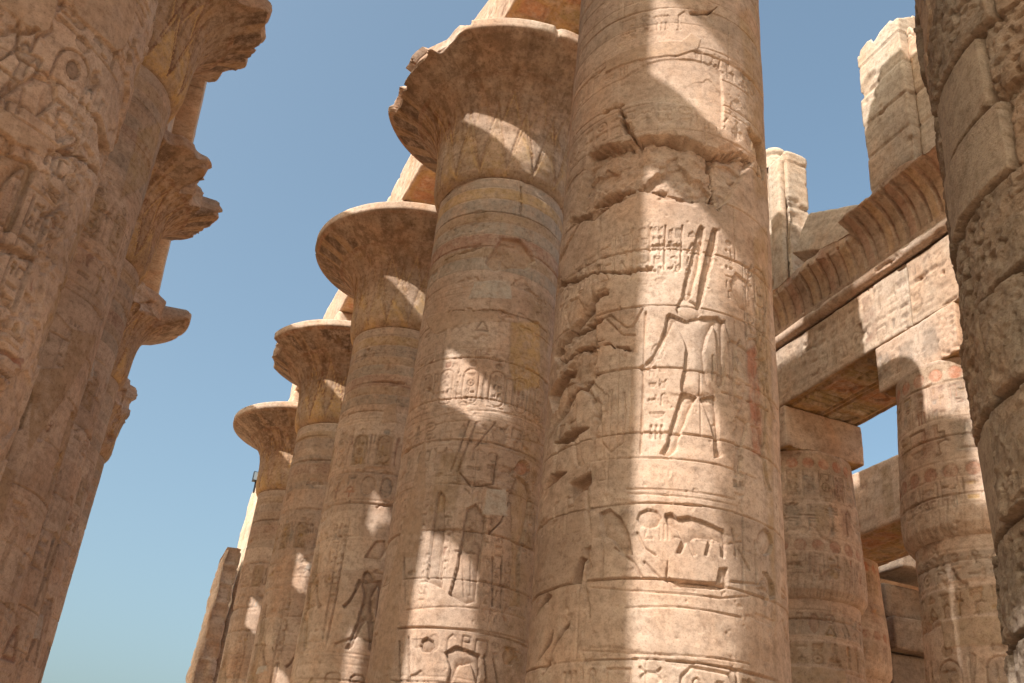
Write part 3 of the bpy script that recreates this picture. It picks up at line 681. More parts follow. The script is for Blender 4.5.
def deco_main(cv):
    for q in D['m_ochre']: cv.paint(q, (0.54, 0.34, 0.17), 0.65, 0.08)
    cv.paint(D['m_red'][0], RED, 0.9)
    for q in D['m_fig']: cv.sunk(q, 0.080, 0.10, 0.22, 0.02)
    for q in D['m_fig2']: cv.sunk(q, 0.055, 0.06, 0.10, 0.02)
    for q in D['m_line']: cv.line(q, 0.016, 0.040)
    for q in D['m_joint']: cv.line(q, 0.011, 0.024)
    L = D['m_line']
    ua, ub, uc = L[3][0][0], L[1][0][0], L[2][0][0]
    zt, zb = L[1][0][1], L[1][1][1]
    cv.textcol(ua, ub - .02, zb, zt, 0.03, False); cv.textcol(ub + .02, uc, zb, zt, 0.03, False); cv.textcol(uc + .02, uc + 0.3, zb, zt, 0.03, False)
    for k in range(5): cv.textcol(ua - 0.29 * (k + 1), ua - 0.29 * k - 0.03, zb - .1 + .05 * k, zt - 0.07 * k, 0.024)
    st = L[0]
    cv.textcol(st[2][0] + 0.05, st[2][0] + 0.36, st[2][1] + 0.1, st[2][1] + 1.75, 0.03, False)
    f = D['m_fig'][2]
    ur = max(p[0] for p in f)
    cv.textcol(ur + 0.08, ur + 0.30, 6.55, 9.1, 0.032, False)
    cv.textcol(ur + 0.02, ur + 0.20, 9.9, 10.9, 0.026, False)
    cv.textcol(-1.05, -0.75, 6.7, 8.2, 0.026)
    cv.figure(1.42, 7.0, 3.6, -1, 0.05, 1); cv.figure(-1.5, 7.1, 3.2, -1, 0.05, 1)
    zt = D['m_joint'][4][2][1] - 0.12                    # last line of signs, with a ring lying round one group
    cv.textrow(-1.35, 0.25, zt - 0.55, zt - 0.05, 0.045); cv.textrow(1.05, 1.7, zt - 0.55, zt - 0.05, 0.045); cv.textrow(0.34, 0.85, zt - 0.46, zt - 0.12, 0.04)
    cv.line([(0.40, zt - .58), (0.85, zt - .58), (0.96, zt - .46), (0.98, zt - .18), (0.88, zt - .02), (0.40, zt), (0.28, zt - .12), (0.27, zt - .44), (0.40, zt - .58)], 0.020, 0.045)
    cv.line([(1.0, zt - .6), (1.0, zt + .02)], 0.018, 0.04); cv.hline(zt - 0.66, .012, .024, -1.5, 2.0)
    cv.textrow(-1.3, 1.7, 5.95, 6.2, 0.014)
    for z0 in (12.95, 14.25): cv.textrow(-1.9, 1.9, z0, z0 + 0.42, 0.022); cv.hline(z0 - .08); cv.hline(z0 + .5)
    for u in (-1.9, -1.6, 1.3, 1.58): cv.textcol(u, u + 0.26, 8.6, 10.6, 0.028)
    cv.textrow(-2.2, -1.3, 6.2, 6.7, 0.03); cv.textrow(1.3, 2.2, 5.0, 5.7, 0.03)
    # upper drum: worn signs above the repair
    cv.textrow(-0.9, 0.5, 15.1, 15.55, 0.02)
    paint_neck(cv, a=0.3)
    cv.weather(1.02, 0.35, 0.9, 0.0, 0.3)
    cv.H += 0.055 * sst(-cv.U, 1.3, 2.4)
    for q in D['m_rough']: cv.recess(q, 0.02, 0.12, 0.85, 0.15, 0.02, (0.42, 0.30, 0.22))
    for q in D['m_rec']: cv.recess(q, 0.13, 0.15, 1.1, 0.08, 0.015)
    for q in D['m_flake']: cv.recess(q, 0.035, 0.012, 0.9, 0.03, 0.015)
    for q in D['m_hollow']: cv.recess(q, 0.19, 0.06, 0.3, 0.05, 0.015)
    for q in D['m_plaster']: cv.plaster(q, 0.018)
    for q in D['m_slot'][:2]: cv.recess(q, 0.22, 0.04, 0.3, 0.02, 0.02)
    for k, q in enumerate(D['m_crack']):
        if k != 3: cv.crack(q, 0.036, 0.22, 0.10)
    for q in ([(-2.2, 11.1), (-1.5, 11.5), (-0.6, 11.75)], [(-2.4, 7.6), (-1.6, 8.3), (-1.0, 8.5)], [(-1.9, 4.1), (-1.3, 4.9)], [(-2.0, 9.2), (-1.4, 9.7), (-0.9, 9.9)]): cv.crack(q, 0.035, 0.20, 0.15)

def deco_second(cv):
    cv.tint = 0.6
    z = paint_neck(cv, a=0.75)
    u0, u1 = cv.us[0], cv.us[-1]
    cv.hline(14.75); cv.hline(14.6)
    for u in np.arange(-1.7, 1.9, 0.62):
        cv.cartouche(u, 11.6, 0.36, 0.9, 0.036); cv.glyph(cv.rng.randrange(23), u + 0.40, 11.65, 0.18, 0.8, 0.03)
    cv.hline(13.05); cv.hline(11.45); cv.hline(11.3); cv.textrow(-1.9, 1.9, 9.9, 10.5, 0.026)
    cv.textrow(u0, u1, 13.5, 14.2, 0.022); cv.textrow(u0, u1, 12.75, 13.0, 0.018); cv.textrow(u0, u1, 10.65, 11.2, 0.030); cv.hline(10.58); cv.hline(9.82)
    for u in (-1.75, -1.45, -1.15, 0.05, 0.32, 1.5): cv.textcol(u, u + 0.25, 8.3, 9.75, 0.028)
    cv.textrow(u0, u1, 5.0, 5.45, 0.026); cv.hline(5.55); cv.hline(4.9)
    for u in (-0.9, 0.45, 0.95): cv.textcol(u, u + 0.2, 6.9, 8.1, 0.026)
    cv.gcol = ((0.52, 0.36, 0.26), 0.55)
    for q in D['s_fig']: cv.sunk(q, 0.10, 0.10, 0.22, 0.02)
    cv.gcol = ((0.28, 0.18, 0.125), 0.5)
    for q in D['s_line']: cv.line(q, 0.018, 0.055)
    cv.gcol = None
    for q in D['s_joint']: cv.line(q, 0.016, 0.028)
    cv.textcol(0.62, 0.86, 6.8, 8.6, 0.034); cv.textrow(-0.9, 1.6, 6.0, 6.4, 0.024); cv.textcol(-0.55, -0.3, 7.6, 9.0, 0.03); cv.textrow(-1.0, 1.8, 3.2, 4.0, 0.045)
    for q in D['s_ochre']: cv.paint(q, OCHRE, 0.75)
    cv.paint([(1.0, 5), (1.9, 5), (1.9, 15), (1.0, 15)], OCHRE, 0.45, 0.3)
    cv.paint([(-0.9, 9.0), (-0.3, 9.0), (-0.2, 10.4), (-0.8, 10.4)], (0.46, 0.28, 0.12), 0.5)
    cv.paint(D['s_fig'][1], RED, 0.7)
    cv.weather(1.05, 0.2, 1.0, 0.2, 0.6)
    for q in D['s_rec']: cv.recess(q, 0.09, 0.05, 0.8, 0.05, 0.03, PLAST)
    cv.plaster([(-0.6, 14.4), (0.5, 14.5), (0.4, 15.0), (-0.5, 14.9)], 0.008, (0.44, 0.37, 0.30)); cv.plaster([(0.3, 9.0), (0.9, 9.1), (0.8, 9.7), (0.35, 9.6)], 0.008, (0.45, 0.38, 0.31))
    for q in D['s_plaster']: cv.plaster(q, 0.010)
    for q in D['s_crack']: cv.crack(q, 0.02, 0.06, 0.05)

def deco_generic(seed, shift=0.0, a=0.45, patches=(), ds=1.5, ws=1.35):
    def f(cv):
        cv.ds, cv.ws = ds, ws
        registers(cv, shift, a, seed)
        cv.weather(1.03, 0.1 * (seed % 7), 1.0, 0.4)
        pr = random.Random(seed * 7)
        for k in range(5):
            u, z, w, hh = pr.uniform(-1.7, 1.0), pr.uniform(4, 15), pr.uniform(.4, 1.1), pr.uniform(.3, .9)
            cv.plaster([(u, z), (u + w, z + .1), (u + w * .8, z + hh), (u + .1, z + hh * .8)], 0.010, [PLAST, (0.44, 0.38, 0.32), (0.46, 0.33, 0.24)][k % 3])
        for (u, z, w, h) in patches:
            cv.plaster([(u, z), (u + w, z + .1), (u + w * .9, z + h), (u + .05, z + h * .95)], 0.008)
        for k in range(3):
            z = cv.rng.uniform(5, 14); u = cv.rng.uniform(-1.2, .6)
            cv.crack([(u, z), (u + .5, z + cv.rng.uniform(-.3, .3)), (u + 1.1, z + cv.rng.uniform(-.4, .4))], 0.025, 0.06, 0.12)
    return f

def deco_near_left(cv):
    cv.ds, cv.ws = 1.5, 1.15
    registers(cv, -0.6, 0.3, 5)
    cv.tint = 0.8
    for q in D['n_fig']: cv.sunk(q, 0.07, 0.08, 0.2)
    for q in D['n_line']: cv.line(q, 0.020, 0.050)
    cv.cartouche(-0.1, 7.4, 0.5, 1.1, 0.04); cv.cartouche(0.6, 9.6, 0.5, 1.2, 0.04)
    for z0 in (5.0, 6.3, 8.75, 11.1, 12.3): cv.textrow(-1.5, 1.7, z0, z0 + 0.55, 0.036); cv.hline(z0 - .08, .014, .024); cv.hline(z0 + .63, .014, .024)
    for u in (0.95, 1.25): cv.textcol(u, u + .26, 6.95, 8.6, 0.034)
    cv.figure(0.25, 9.4, 1.65, 1, 0.04, 1)
    cv.weather(1.1, 0.3, 0.9, 0.15)
    U, Z = cv.U, cv.Z
    mk = sst(fbm(U * 0.7, Z * 0.6, 501, 5), 0.13, 0.15)
    c, e = chunk(U + .25 * fbm(U * 2, Z * 2, 502), Z + .25 * fbm(U * 2, Z * 2, 503), 0.7, 504)
    cv.H += mk * (-0.045 - 0.06 * c + 0.02 * fbm(U * 7, Z * 7, 505, 4))
    for q in D['n_rough']: cv.recess(q, 0.04, 0.07, 0.5, 0.1, 0.02)
    cv.recess([(1.55, 4), (3.0, 4), (3.0, 18), (2.0, 18), (1.75, 12), (1.6, 9)], 0.02, 0.08, 0.9, 0.2, 0.02)
    for q in D['n_plaster']: cv.plaster(q, 0.014)
    for q in D['n_slot']: cv.recess(q, 0.16, 0.03, 0.3, 0.03, 0.02)
    cv.paint([(-1.6, 9.2), (-.4, 9.0), (-.4, 9.5), (-1.6, 9.7)], GREY, 0.5); cv.paint([(-1.6, 9.75), (-.3, 9.6), (-.3, 10.0), (-1.6, 10.1)], OCHRE, 0.5)
    for k in range(5):
        z = 6.5 + k * 1.4; u = cv.rng.uniform(-1, 1)
        cv.crack([(u, z), (u + .5, z + cv.rng.uniform(-.5, .5)), (u + 1.2, z + cv.rng.uniform(-.5, .5))], 0.04, 0.10, 0.25)

def deco_left_second(cv):
    registers(cv, 0.2, 0.45, 6)
    for q in D['t_ochre']: cv.paint(q, OCHRE, 0.5)
    cv.weather(1.04, 0.5, 0.9, 0.3)
    for q in D['t_plaster']: cv.plaster(q, 0.014, (0.37, 0.24, 0.145))
    cv.plaster([(-.3, 8.0), (.95, 8.0), (1.2, 3.0), (.2, 2.0), (-.9, 2.0)], 0.013, (0.37, 0.24, 0.145))

X_R, X_L, Y0, SP = 7.330, -3.228, 12.926, 9.0136
no_brk = lambda n: np.full(np.shape(n), 9.0)
def ang(n, c): return np.abs((n - c + 180) % 360 - 180)
def nave_column(label, x, y, seed, du, dz, deco, brk, nth, nt, abacus=True, zf0=2.0, group='papyrus columns of the nave'):
    root = empty('papyrus_column', (x, y, 0), label, 'column', group)
    shaft(root, x, y, seed, du, dz, deco, zf0=zf0)
    capital(root, x, y, seed + 100, nth, brk, nt)
    if abacus:
        sz = abacus if isinstance(abacus, tuple) else (2.4, 2.4, 0, 0)
        top = 23.4 if x > 0 else (22.2 if y < 10 else 23.8)
        block('abacus', (sz[0], sz[1], top - 21.85), (sz[2], sz[3], 21.845), seed + 5, parent=root, res=0.15)
    ph = np.linspace(0, 2 * math.pi, 64, endpoint=False)
    prof = np.array([(2.45, 0.0), (2.5, 0.15), (2.5, 0.5), (2.4, 0.62), (1.7, 0.62)])
    co = np.stack([np.outer(prof[:, 0], np.cos(ph)), np.outer(prof[:, 0], np.sin(ph)), np.outer(prof[:, 1], np.ones(64))], -1).reshape(-1, 3)
    mesh_obj('base', co, grid_faces(5, 64, True), 'sandstone', root)
    return root

# ------------------------------------------------------------------ ground
def ground():
    n = 121
    g = np.sinh(np.linspace(-4.2, 4.2, n)); g = g / g.max() * 500
    U, V = np.meshgrid(g, g)
    Z = 0.12 * fbm(U * 0.3, V * 0.3, 900, 4) * (np.hypot(U, V) < 90)
    co = np.stack([U, V + 20, Z], -1).reshape(-1, 3)
    o = mesh_obj('ground', co, grid_faces(n, n), 'sand')
    o['kind'] = 'structure'
ground()

# right row
nave_column('sunlit pink sandstone column in the middle with tall plumed god carved on it', X_R, Y0, 11, 0.013, 0.0135, deco_main,
            lambda n: np.where(ang(n, -30) < 45, 1.6, 0.1), 160, 60, (0.9, 0.8, -0.3, 0.95))  # unseen crown pared away so sun can reach the side hall
nave_column('column left of the middle one, broad capital chipped on its left and ochre bands below', X_R, Y0 + SP, 12, 0.02, 0.02, deco_second,
            lambda n: np.where(ang(n, -100) < 40, 3.22 + 0.36 * sst(ang(n, -100), 22, 40), 9.0), 420, 130)
nave_column('third column of the right row, its round flaring capital pale along the rim', X_R, Y0 + 2 * SP, 13, 0.03, 0.03, deco_generic(13, 0.1, 0.6), no_brk, 320, 100)
nave_column('fourth column of the right row, smaller dark capital with a nicked rim', X_R, Y0 + 3 * SP, 14, 0.04, 0.04, deco_generic(14, -0.2, 0.5),
            lambda n: np.where(ang(n, -80) < 22, 3.25, 9.0), 240, 80)
nave_column('farthest column of the right row, smallest capital, beside the ruined pylon', X_R, Y0 + 4 * SP, 15, 0.05, 0.05, deco_generic(15, 0.3, 0.4), no_brk, 200, 70)
# left row: rims also cut on unseen sides so sun reaches the right row
def torn(n, vis):
    b = np.where((n > -8) & (n < 42), 2.28, 9.0)
    b = np.where((n > -132) & (n < -62), 2.35, b)
    return np.minimum(b, vis)
nave_column('left row column standing nearest the visitor, unseen, its broken top shaped to let sun past', X_L, Y0 - SP, 20, 0.05, 0.05, deco_generic(20), lambda n: np.full(np.shape(n), 1.75), 100, 50, (2.0, 2.0, 0, 0))
nave_column('badly eroded column at the left edge with smooth plaster repairs and large signs', X_L, Y0, 21, 0.014, 0.014, deco_near_left, lambda n: torn(n, 9.0), 160, 70)
nave_column('left row column with torn capital at top and long smooth plaster strip', X_L, Y0 + SP, 22, 0.02, 0.02, deco_left_second,
            lambda n: torn(n, np.where((n > 42) & (n < 175), 3.28 - 0.5 * sst(n, 96, 122) + 0.10 * np.sin(n * .31), 9.0)), 420, 120)
nave_column('left row column with ragged capital notched on its right side', X_L, Y0 + 2 * SP, 23, 0.03, 0.03, deco_generic(23, 0.0, 0.6),
            lambda n: torn(n, np.where((n > 42) & (n < 165), 3.5 - 0.75 * (ang(n, 108) < 16) + 0.1 * np.sin(n * .4), 9.0)), 360, 100)
nave_column('left row column whose capital ends in a sharp point against the sky', X_L, Y0 + 3 * SP, 24, 0.035, 0.035, deco_generic(24, -0.1, 0.4),
            lambda n: torn(n, np.where((n > 102) & (n < 181), 2.5, 9.0)), 300, 90)
nave_column('farthest left row column, capital mostly broken away, carved figures low on its shaft', X_L, Y0 + 4 * SP, 25, 0.03, 0.03, deco_generic(25, 0.2, 0.5),
            lambda n: np.full(np.shape(n), 2.02) + 0.10 * np.sin(n * .2), 200, 70, False)

# ------------------------------------------------------------------ the near column on the right, rebuilt of rough drum blocks
def deco_rough(cv):
    U, Z = cv.U, cv.Z
    edges = [0.0]
    rg = random.Random(4)
    while edges[-1] < 24: edges.append(edges[-1] + rg.uniform(0.66, 0.90))
    edges = np.array(edges)
    Zw = Z + 0.035 * fbm(U * 0.9, Z * 0.9, 601, 3)
    n = np.clip(np.searchsorted(edges, Zw) - 1, 0, len(edges) - 2)
    dz = np.minimum(Zw - edges[n], edges[n + 1] - Zw)
    Uw = U + 0.04 * fbm(U * 1.1, Z * 1.1, 602, 3)
    per = 0.95 + 0.5 * h2(n, n * 0, 603)
    ff = Uw / per + h2(n, n * 0 + 2, 604)
    k = np.floor(ff)
    f = (ff - k) * per
    du = np.minimum(f, per - f)
    d = np.minimum(dz, du)
    # broken arrises: the joint wanders and chips bite into the block edge
    c, e = chunk(U + .1 * fbm(U * 3, Z * 3, 616), Z, 0.20, 607)
    dd = d - 0.05 * c * sst(fbm(U * 1.7, Z * 1.7, 617, 4), -0.05, 0.12) + 0.018 * fbm(U * 9, Z * 9, 605, 3)
    rb = h2(n, k, 606)
    smooth = (rb > 0.80)
    tilt = ((f - per / 2) * (h2(n, k, 618) - 0.5) * 0.09 + (Zw - edges[n] - 0.38) * (h2(n, k, 619) - 0.5) * 0.09)
    face = 0.05 * (h2(n, k, 611) - 0.5) + tilt
    c2, e2 = chunk(U + .08 * fbm(U * 6, Z * 6, 612), Z, 0.085, 608)
    grain = 0.016 * (c2 - 0.5) + 0.022 * fbm(U * 4, Z * 4, 609, 4) + 0.030 * fbm(U * 16, Z * 16, 610, 4, 0.75)
    pit = vn(U * 15, Z * 19, 613) * (0.5 + 0.7 * vn(U * 2.5, Z * 2.5, 615))
    grain = grain - 0.040 * sst(pit, 0.56, 0.72)
    body = face + np.where(smooth, 0.01 * fbm(U * 2, Z * 2, 614), grain)
    edge = sst(dd, 0.006, 0.030)
    cv.H[:] = body * edge + (-0.12 + 0.03 * fbm(U * 8, Z * 8, 620)) * (1 - edge)
    al = smooth * edge * 0.8
    for q, v in enumerate((0.33, 0.245, 0.18)): cv.P[..., q] = v
    cv.P[..., 3] = al
    cv.recess([(-2.4, 8.6), (-2.4, 12), (-0.3, 12), (-1.15, 10.4), (-1.7, 9.2)], 0.02, 0.02, 0.9, 0.05, 0.03, PLAST)
root = empty('rough_block_column', (X_R, 4.40, 0), 'rough grey brown column of pitted drum blocks at the right edge', 'column', None)
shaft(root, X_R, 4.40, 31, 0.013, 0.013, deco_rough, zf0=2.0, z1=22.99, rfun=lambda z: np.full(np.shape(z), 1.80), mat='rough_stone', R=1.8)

# ------------------------------------------------------------------ beams on the nave rows
def beam_extra(x_half, ylen, zh, seed, side=-1, soffit=True, res=0.05):
    us = np.arange(-ylen / 2, ylen / 2, 0.03)
    zs = np.arange(0, zh, 0.03)
    cf = Canvas(us, zs, seed)
    h = zh
    cf.hline(0.12); cf.hline(h * 0.5); cf.hline(h - 0.12)
    cf.tint = 0.5; cf.textrow(us[0], us[-1], 0.18, h * 0.5 - 0.06, 0.034); cf.textrow(us[0], us[-1], h * 0.5 + 0.06, h - 0.18, 0.034)
    for k in range(int(ylen / 0.7)):
        u = us[0] + 0.7 * k; c = [OCHRE, RED, BLUE][cf.rng.randrange(3)]
        if cf.rng.random() < 0.35: cf.paint([(u, .2), (u + .4, .2), (u + .4, h - .2), (u, h - .2)], c, 0.4)
    cf.weather(9.0, 4.0, 1.0, 0.5, 1.3)
    vs = np.arange(-x_half, x_half, 0.03)
    cs = Canvas(us, vs, seed + 1)
    if soffit:
        cs.paint([(us[0], -x_half), (us[-1], -x_half), (us[-1], x_half), (us[0], x_half)], (0.47, 0.275, 0.105), 0.85)
        for v in (-x_half * .92, -x_half * .86, -0.06, 0.06, x_half * .86, x_half * .92): cs.line([(us[0], v), (us[-1], v)], 0.03, 0.05)
        for lo, hi in ((-x_half * .8, -.14), (.14, x_half * .8)):
            u = us[0]
            while u < us[-1]:
                g = cs.rng.randrange(23); w = (hi - lo) * cs.rng.uniform(.6, 1.0)
                cs.glyph(g, u, lo, w, hi - lo, 0.07)
                cs.paint([(u, lo), (u + w, lo), (u + w * .9, hi), (u + w * .1, hi)], [(0.26, 0.22, 0.15), RED, (0.30, 0.24, 0.13), OCHRE][cs.rng.randrange(4)], 0.6)
                u += w + .12
    def ex(co, N, P):
        ofs = np.zeros(len(co)); P = P.copy()
        mf = N[:, 0] * side > 0.5
        j = np.clip(((-side * -co[:, 1] if side > 0 else -co[:, 1]) - us[0]) / 0.03, 0, len(us) - 1).astype(int)
        i = np.clip(co[:, 2] / 0.03, 0, len(zs) - 1).astype(int)
        ofs[mf] = cf.H[i[mf], j[mf]]; P[mf] = cf.P[i[mf], j[mf]]
        ms = N[:, 2] < -0.5
        i2 = np.clip((co[:, 0] + x_half) / 0.03, 0, len(vs) - 1).astype(int)
        ofs[ms] = cs.H[i2[ms], j[ms]]; P[ms] = cs.P[i2[ms], j[ms]]
        return ofs, P
    return ex

GB = 'architrave beams over the right nave row'
names = ['long carved architrave beam over the second right column, ochre painted underside', 'carved architrave beam behind the second capital of the right row',
         'carved architrave beam above the third and fourth right capitals', 'small far architrave beam above the farthest right capital']
ends = [(13.6, 21.92), (21.95, 30.93), (30.96, 39.95), (39.98, 49.6)]
for k, (a, b) in enumerate(ends):
    L = b - a
    block('architrave_beam', (2.3, L, 1.85 + 0.1 * (k % 2)), (X_R, (a + b) / 2, 23.4), 50 + k, res=[0.05, 0.09, 0.14, 0.2][k], edge=0.05, rough=0.02,
          extra=beam_extra(1.15, L, 1.9, 60 + k), label=names[k], cat='beam', group=GB, mat='sandstone')
# the broken crown of masonry over the second column
block('top_block', (1.1, 1.6, 0.8), (6.75, 22.6, 25.34), 81, rot=(0, 0, 0.1), label='worn roofing block lying on the beam over the second right column', cat='stone block')

# beams, slabs and blocks added to throw shade on the columns and side hall
block('architrave_beam', (2.2, 8.6, 1.9), (X_R, 9.2, 23.0), 84, res=0.2, label='added beam over the middle column and the rough column, shading the side hall', cat='beam', group=GB)
block('top_block', (2.0, 2.4, 2.0), (X_R, 10.6, 24.9), 85, res=0.2, label='big block added for shade on the beam above the middle column', cat='stone block')
block('top_block', (2.0, 3.0, 1.0), (X_R, 7.8, 24.9), 86, res=0.2, label='lower block added for shade on the beam above the rough column', cat='stone block')
GL = 'added shade beams and slabs over the left nave row'
lends = [(-4.0, 5.1, 22.21, 3.38, 'over the open end by the broken column'), (5.12, 12.9, 22.4, 1.2, 'in front of the badly eroded column'), (12.93, 21.92, 23.85, 2.04, 'behind the torn capital'),
         (21.95, 30.93, 23.85, 2.34, 'over the notched capital'), (30.96, 39.95, 23.85, 2.34, 'over the pointed capital'), (39.98, 49.6, 23.85, 2.34, 'farthest along the row')]
for k, (a, b, zb, hb, lb) in enumerate(lends):
    wd = 0.8 if k == 1 else 2.3
    block('architrave_beam', (wd, b - a, hb), (X_L, (a + b) / 2, zb), 90 + k, res=0.3, mat='sandstone', cat='beam', group=GL, label='added shade beam of the left row, ' + lb)
    block('shade_slab', (3.4 if k != 1 else 1.2, b - a - 0.03 - 0.3 * (k == 0), 1.35), (X_L + 0.2 * (k != 1), (a + b) / 2 - 0.15 * (k == 0), 25.62 + 1.4 * (k == 1) + (0.3 if k == 2 else 0.6 if k > 2 else 0)), 95 + k, res=0.3, mat='sandstone', cat='roof slab', group=GL, label='added shade slab above the left row, ' + lb)
for yy, lb in ((8.6, 'nearer the broken column'), (12.2, 'nearer the badly eroded column')):
    block('shade_post', (0.75, 0.8, 3.38), (X_L, yy, 23.62), 86, res=0.25, label='short added pillar carrying the raised shade slab, ' + lb, cat='pillar')
block('top_block', (1.1, 4.3, 1.9), (X_L, 11.4, 28.39), 89, res=0.25, label='big lower block added for shade on the slabs of the left row', cat='stone block')  # stacked out of view to keep sun off the side hall
block('top_block', (1.1, 4.0, 1.6), (X_L, 11.45, 30.30), 88, res=0.25, label='upper block added for shade on the big block above the left row', cat='stone block')

# unseen wall added beyond the left row, its slots tuned to place sun patches
def slotted_shade_wall():
    root = empty('slotted_shade_wall', (-7.3, 18.0, 0), 'tall unseen wall added behind the left row, its slots shaping the sun patches', 'wall')
    slots = [(3.55, 5.02), (12.75, 14.35), (21.8, 22.5), (31.1, 31.9), (40.3, 41.2)]
    y = -6.0
    k = 0
    zb, zt, ztop = 17.6, 30.5, 31.2
    for (a, b) in slots + [(56.0, 56.2)]:
        block('shade_panel', (0.7, a - y, ztop - zb), (0, (a + y) / 2 - 18, zb), 110 + k, parent=root, res=0.5, edge=0.04)
        for yy in (a - 0.8, y + 0.8):
            block('post', (0.66, 1.2, zb), (0, yy - 18, 0), 120 + k, parent=root, res=0.4, edge=0.05)
        if a < 50:
            block('lintel', (0.66, b - a - 0.02, ztop - zt), (0, (a + b) / 2 - 18, zt), 140 + k, parent=root, res=0.5, edge=0.03)
        y = b; k += 1
    for ya, yb in ((7.6, 12.7), (15.2, 21.6)):  # solid lower panels added to keep sun off the left shafts
        block('shade_panel', (0.64, yb - ya, zb - 0.02), (0.05, (ya + yb) / 2 - 18, 0), 160 + k, parent=root, res=0.5, edge=0.04)
        k += 1
slotted_shade_wall()

# ------------------------------------------------------------------ side colonnade on the right
BUD = [(1.28, 0.0), (1.36, 0.06), (1.45, 0.22), (1.475, 0.5), (1.46, 1.0), (1.40, 2.2), (1.34, 3.2), (1.31, 3.65)]
def deco_side(seed):
    def f(cv):
        u0, u1 = cv.us[0], cv.us[-1]
        cv.tint = 0.8
        for z, h, k in ((7.55, 0.5, 0), (6.9, 0.5, 1), (4.0, 0.55, 0), (2.2, .6, 1)):
            cv.hline(z + h + .06); cv.hline(z - .06)
            cv.textrow(u0, u1, z, z + h, 0.034)
            cv.hband(z, z + h, [GREY, OCHRE][k], 0.4)
        u = u0
        while u < u1:
            cv.cartouche(u, 4.9, 0.5, 1.25, 0.045); cv.glyph(cv.rng.randrange(23), u + .56, 4.95, .28, 1.3, 0.04)
            cv.paint([(u, 4.9), (u + .5, 4.9), (u + .5, 6.1), (u, 6.1)], [BLUE, OCHRE][cv.rng.randrange(2)], 0.3)
            u += .95
        u = u0
        while u < u1:
            cv.figure(u + .5, 2.9 - 2.4, 1.5, 1, 0.02, 1); u += 1.1
        cv.weather(1.1, 0.2, 0.9, 0.3)
        cv.plaster([(-1.0, 6.35), (0.9, 6.35), (0.9, 6.85), (-1.0, 6.85)], 0.008, (0.40, 0.27, 0.17))
    return f
def bud_deco(seed):
    def f(cv):
        u0, u1 = cv.us[0], cv.us[-1]
        z0 = 8.35
        cv.tint = 0.8
        for k in range(30):
            u = u0 + (u1 - u0) * k / 30
            cv.line([(u, z0 + .05), (u + .06, z0 + .5)], 0.012, 0.018)
        cv.hband(z0 + 3.1, z0 + 3.6, OCHRE, 0.35)
        u = u0
        while u < u1:                                        # discs over pairs of signs, still red
            pts = [(u + .16 + .15 * math.cos(q * math.pi / 6), z0 + 3.33 + .15 * math.sin(q * math.pi / 6)) for q in range(12)]
            cv.sunk(pts, 0.015, .05, .4); cv.paint(pts, RED, 0.9, .02, .02)
            cv.paint([(u, z0 + 2.5), (u + .3, z0 + 2.5), (u + .3, z0 + 3.1), (u, z0 + 3.1)], [OCHRE, RED, BLUE][cv.rng.randrange(3)], .4)
            cv.textcol(u, u + .32, z0 + 2.45, z0 + 3.1, 0.028)
            pts = [(q[0] + .1, q[1] - 2.1) for q in pts]
            cv.sunk(pts, 0.015, .05, .4); cv.paint(pts, RED, 0.7, .02, .02)
            cv.textcol(u + .05, u + .36, z0 + .6, z0 + 1.05, 0.028)
            cv.paint([(u, z0 + .55), (u + .25, z0 + .55), (u + .25, z0 + 1.0), (u, z0 + 1.0)], [OCHRE, RED][cv.rng.randrange(2)], .3)
            u += .40
        for z in (2.35, 1.45, 1.1, .55): cv.hline(z0 + z)
        cv.textrow(u0, u1, z0 + 1.6, z0 + 2.25, 0.034)
        for q in range(8):
            u = u0 + q * .66
            cv.paint([(u, z0 + 1.6), (u + .35, z0 + 1.6), (u + .35, z0 + 2.25), (u, z0 + 2.25)], [GREY, OCHRE, RED][q % 3], .45)
        cv.weather(1.2, 0.7, 0.8, 0.2)
    return f
XS = 15.42
def side_column(label, y, seed, z_bud=8.35, x=XS, du=0.022):
    root = empty('bud_column', (x, y, 0), label, 'column', 'closed bud columns of the side hall')
    shaft(root, x, y, seed, du, du, deco_side(seed), z0=0.4, z1=z_bud + 0.05, zf0=2.0, rfun=lambda z: 1.36 - 0.012 * (z - 2), R=1.33)
    pr = np.array(BUD)
    shaft(root, x, y, seed + 1, du, du, bud_deco(seed + 1), z0=z_bud, z1=z_bud + 3.66, zf0=z_bud + 0.02, rfun=lambda z: np.interp(z - z_bud, pr[:, 1], pr[:, 0]), R=1.40, name='bud_capital')
    ex = beam_extra(1.175, 2.35, 1.0, seed + 2)
    co, F, P = block_mesh((2.35, 2.35, 13.1 - (z_bud + 3.66) - 0.01), 0.04, seed + 3, 0.04, 0.012, ex)
    mesh_obj('abacus', co, F, 'sandstone', root, P, loc=(0, 0, z_bud + 3.66))
    return root
side_column('closed bud column beside the middle column, red discs painted round its top', 20.3, 41)
side_column('bud column at right with sunlight on its top, partly behind the rough column', 14.62, 44)
side_column('bud column deeper in the side hall behind the two carved bud columns', 26.0, 47, x=21.0, du=0.05)
side_column('farther bud column in the side hall row under the plain inner beam', 19.9, 49, x=21.3, du=0.05)

GS = 'architrave beams of the side hall'
for k, (a, b, lb) in enumerate(((9.0, 14.60, 'carved beam end of the side hall disappearing behind the rough column'),
                                (14.62, 20.28, 'carved side hall beam crossing in full sun between the two bud columns'),
                                (20.3, 26.0, 'far side hall beam hidden past the middle column'))):
    block('side_beam', (2.3, b - a, 1.58), (14.24 + 1.15, (a + b) / 2, 13.1), 150 + k, res=0.035 if k < 2 else 0.12, edge=0.03, rough=0.012,
          extra=beam_extra(1.15, b - a, 1.58, 160 + k), label=lb, cat='beam', group=GS, mat='pale_stone')  # paler stone puts the look of sunlight into these beams

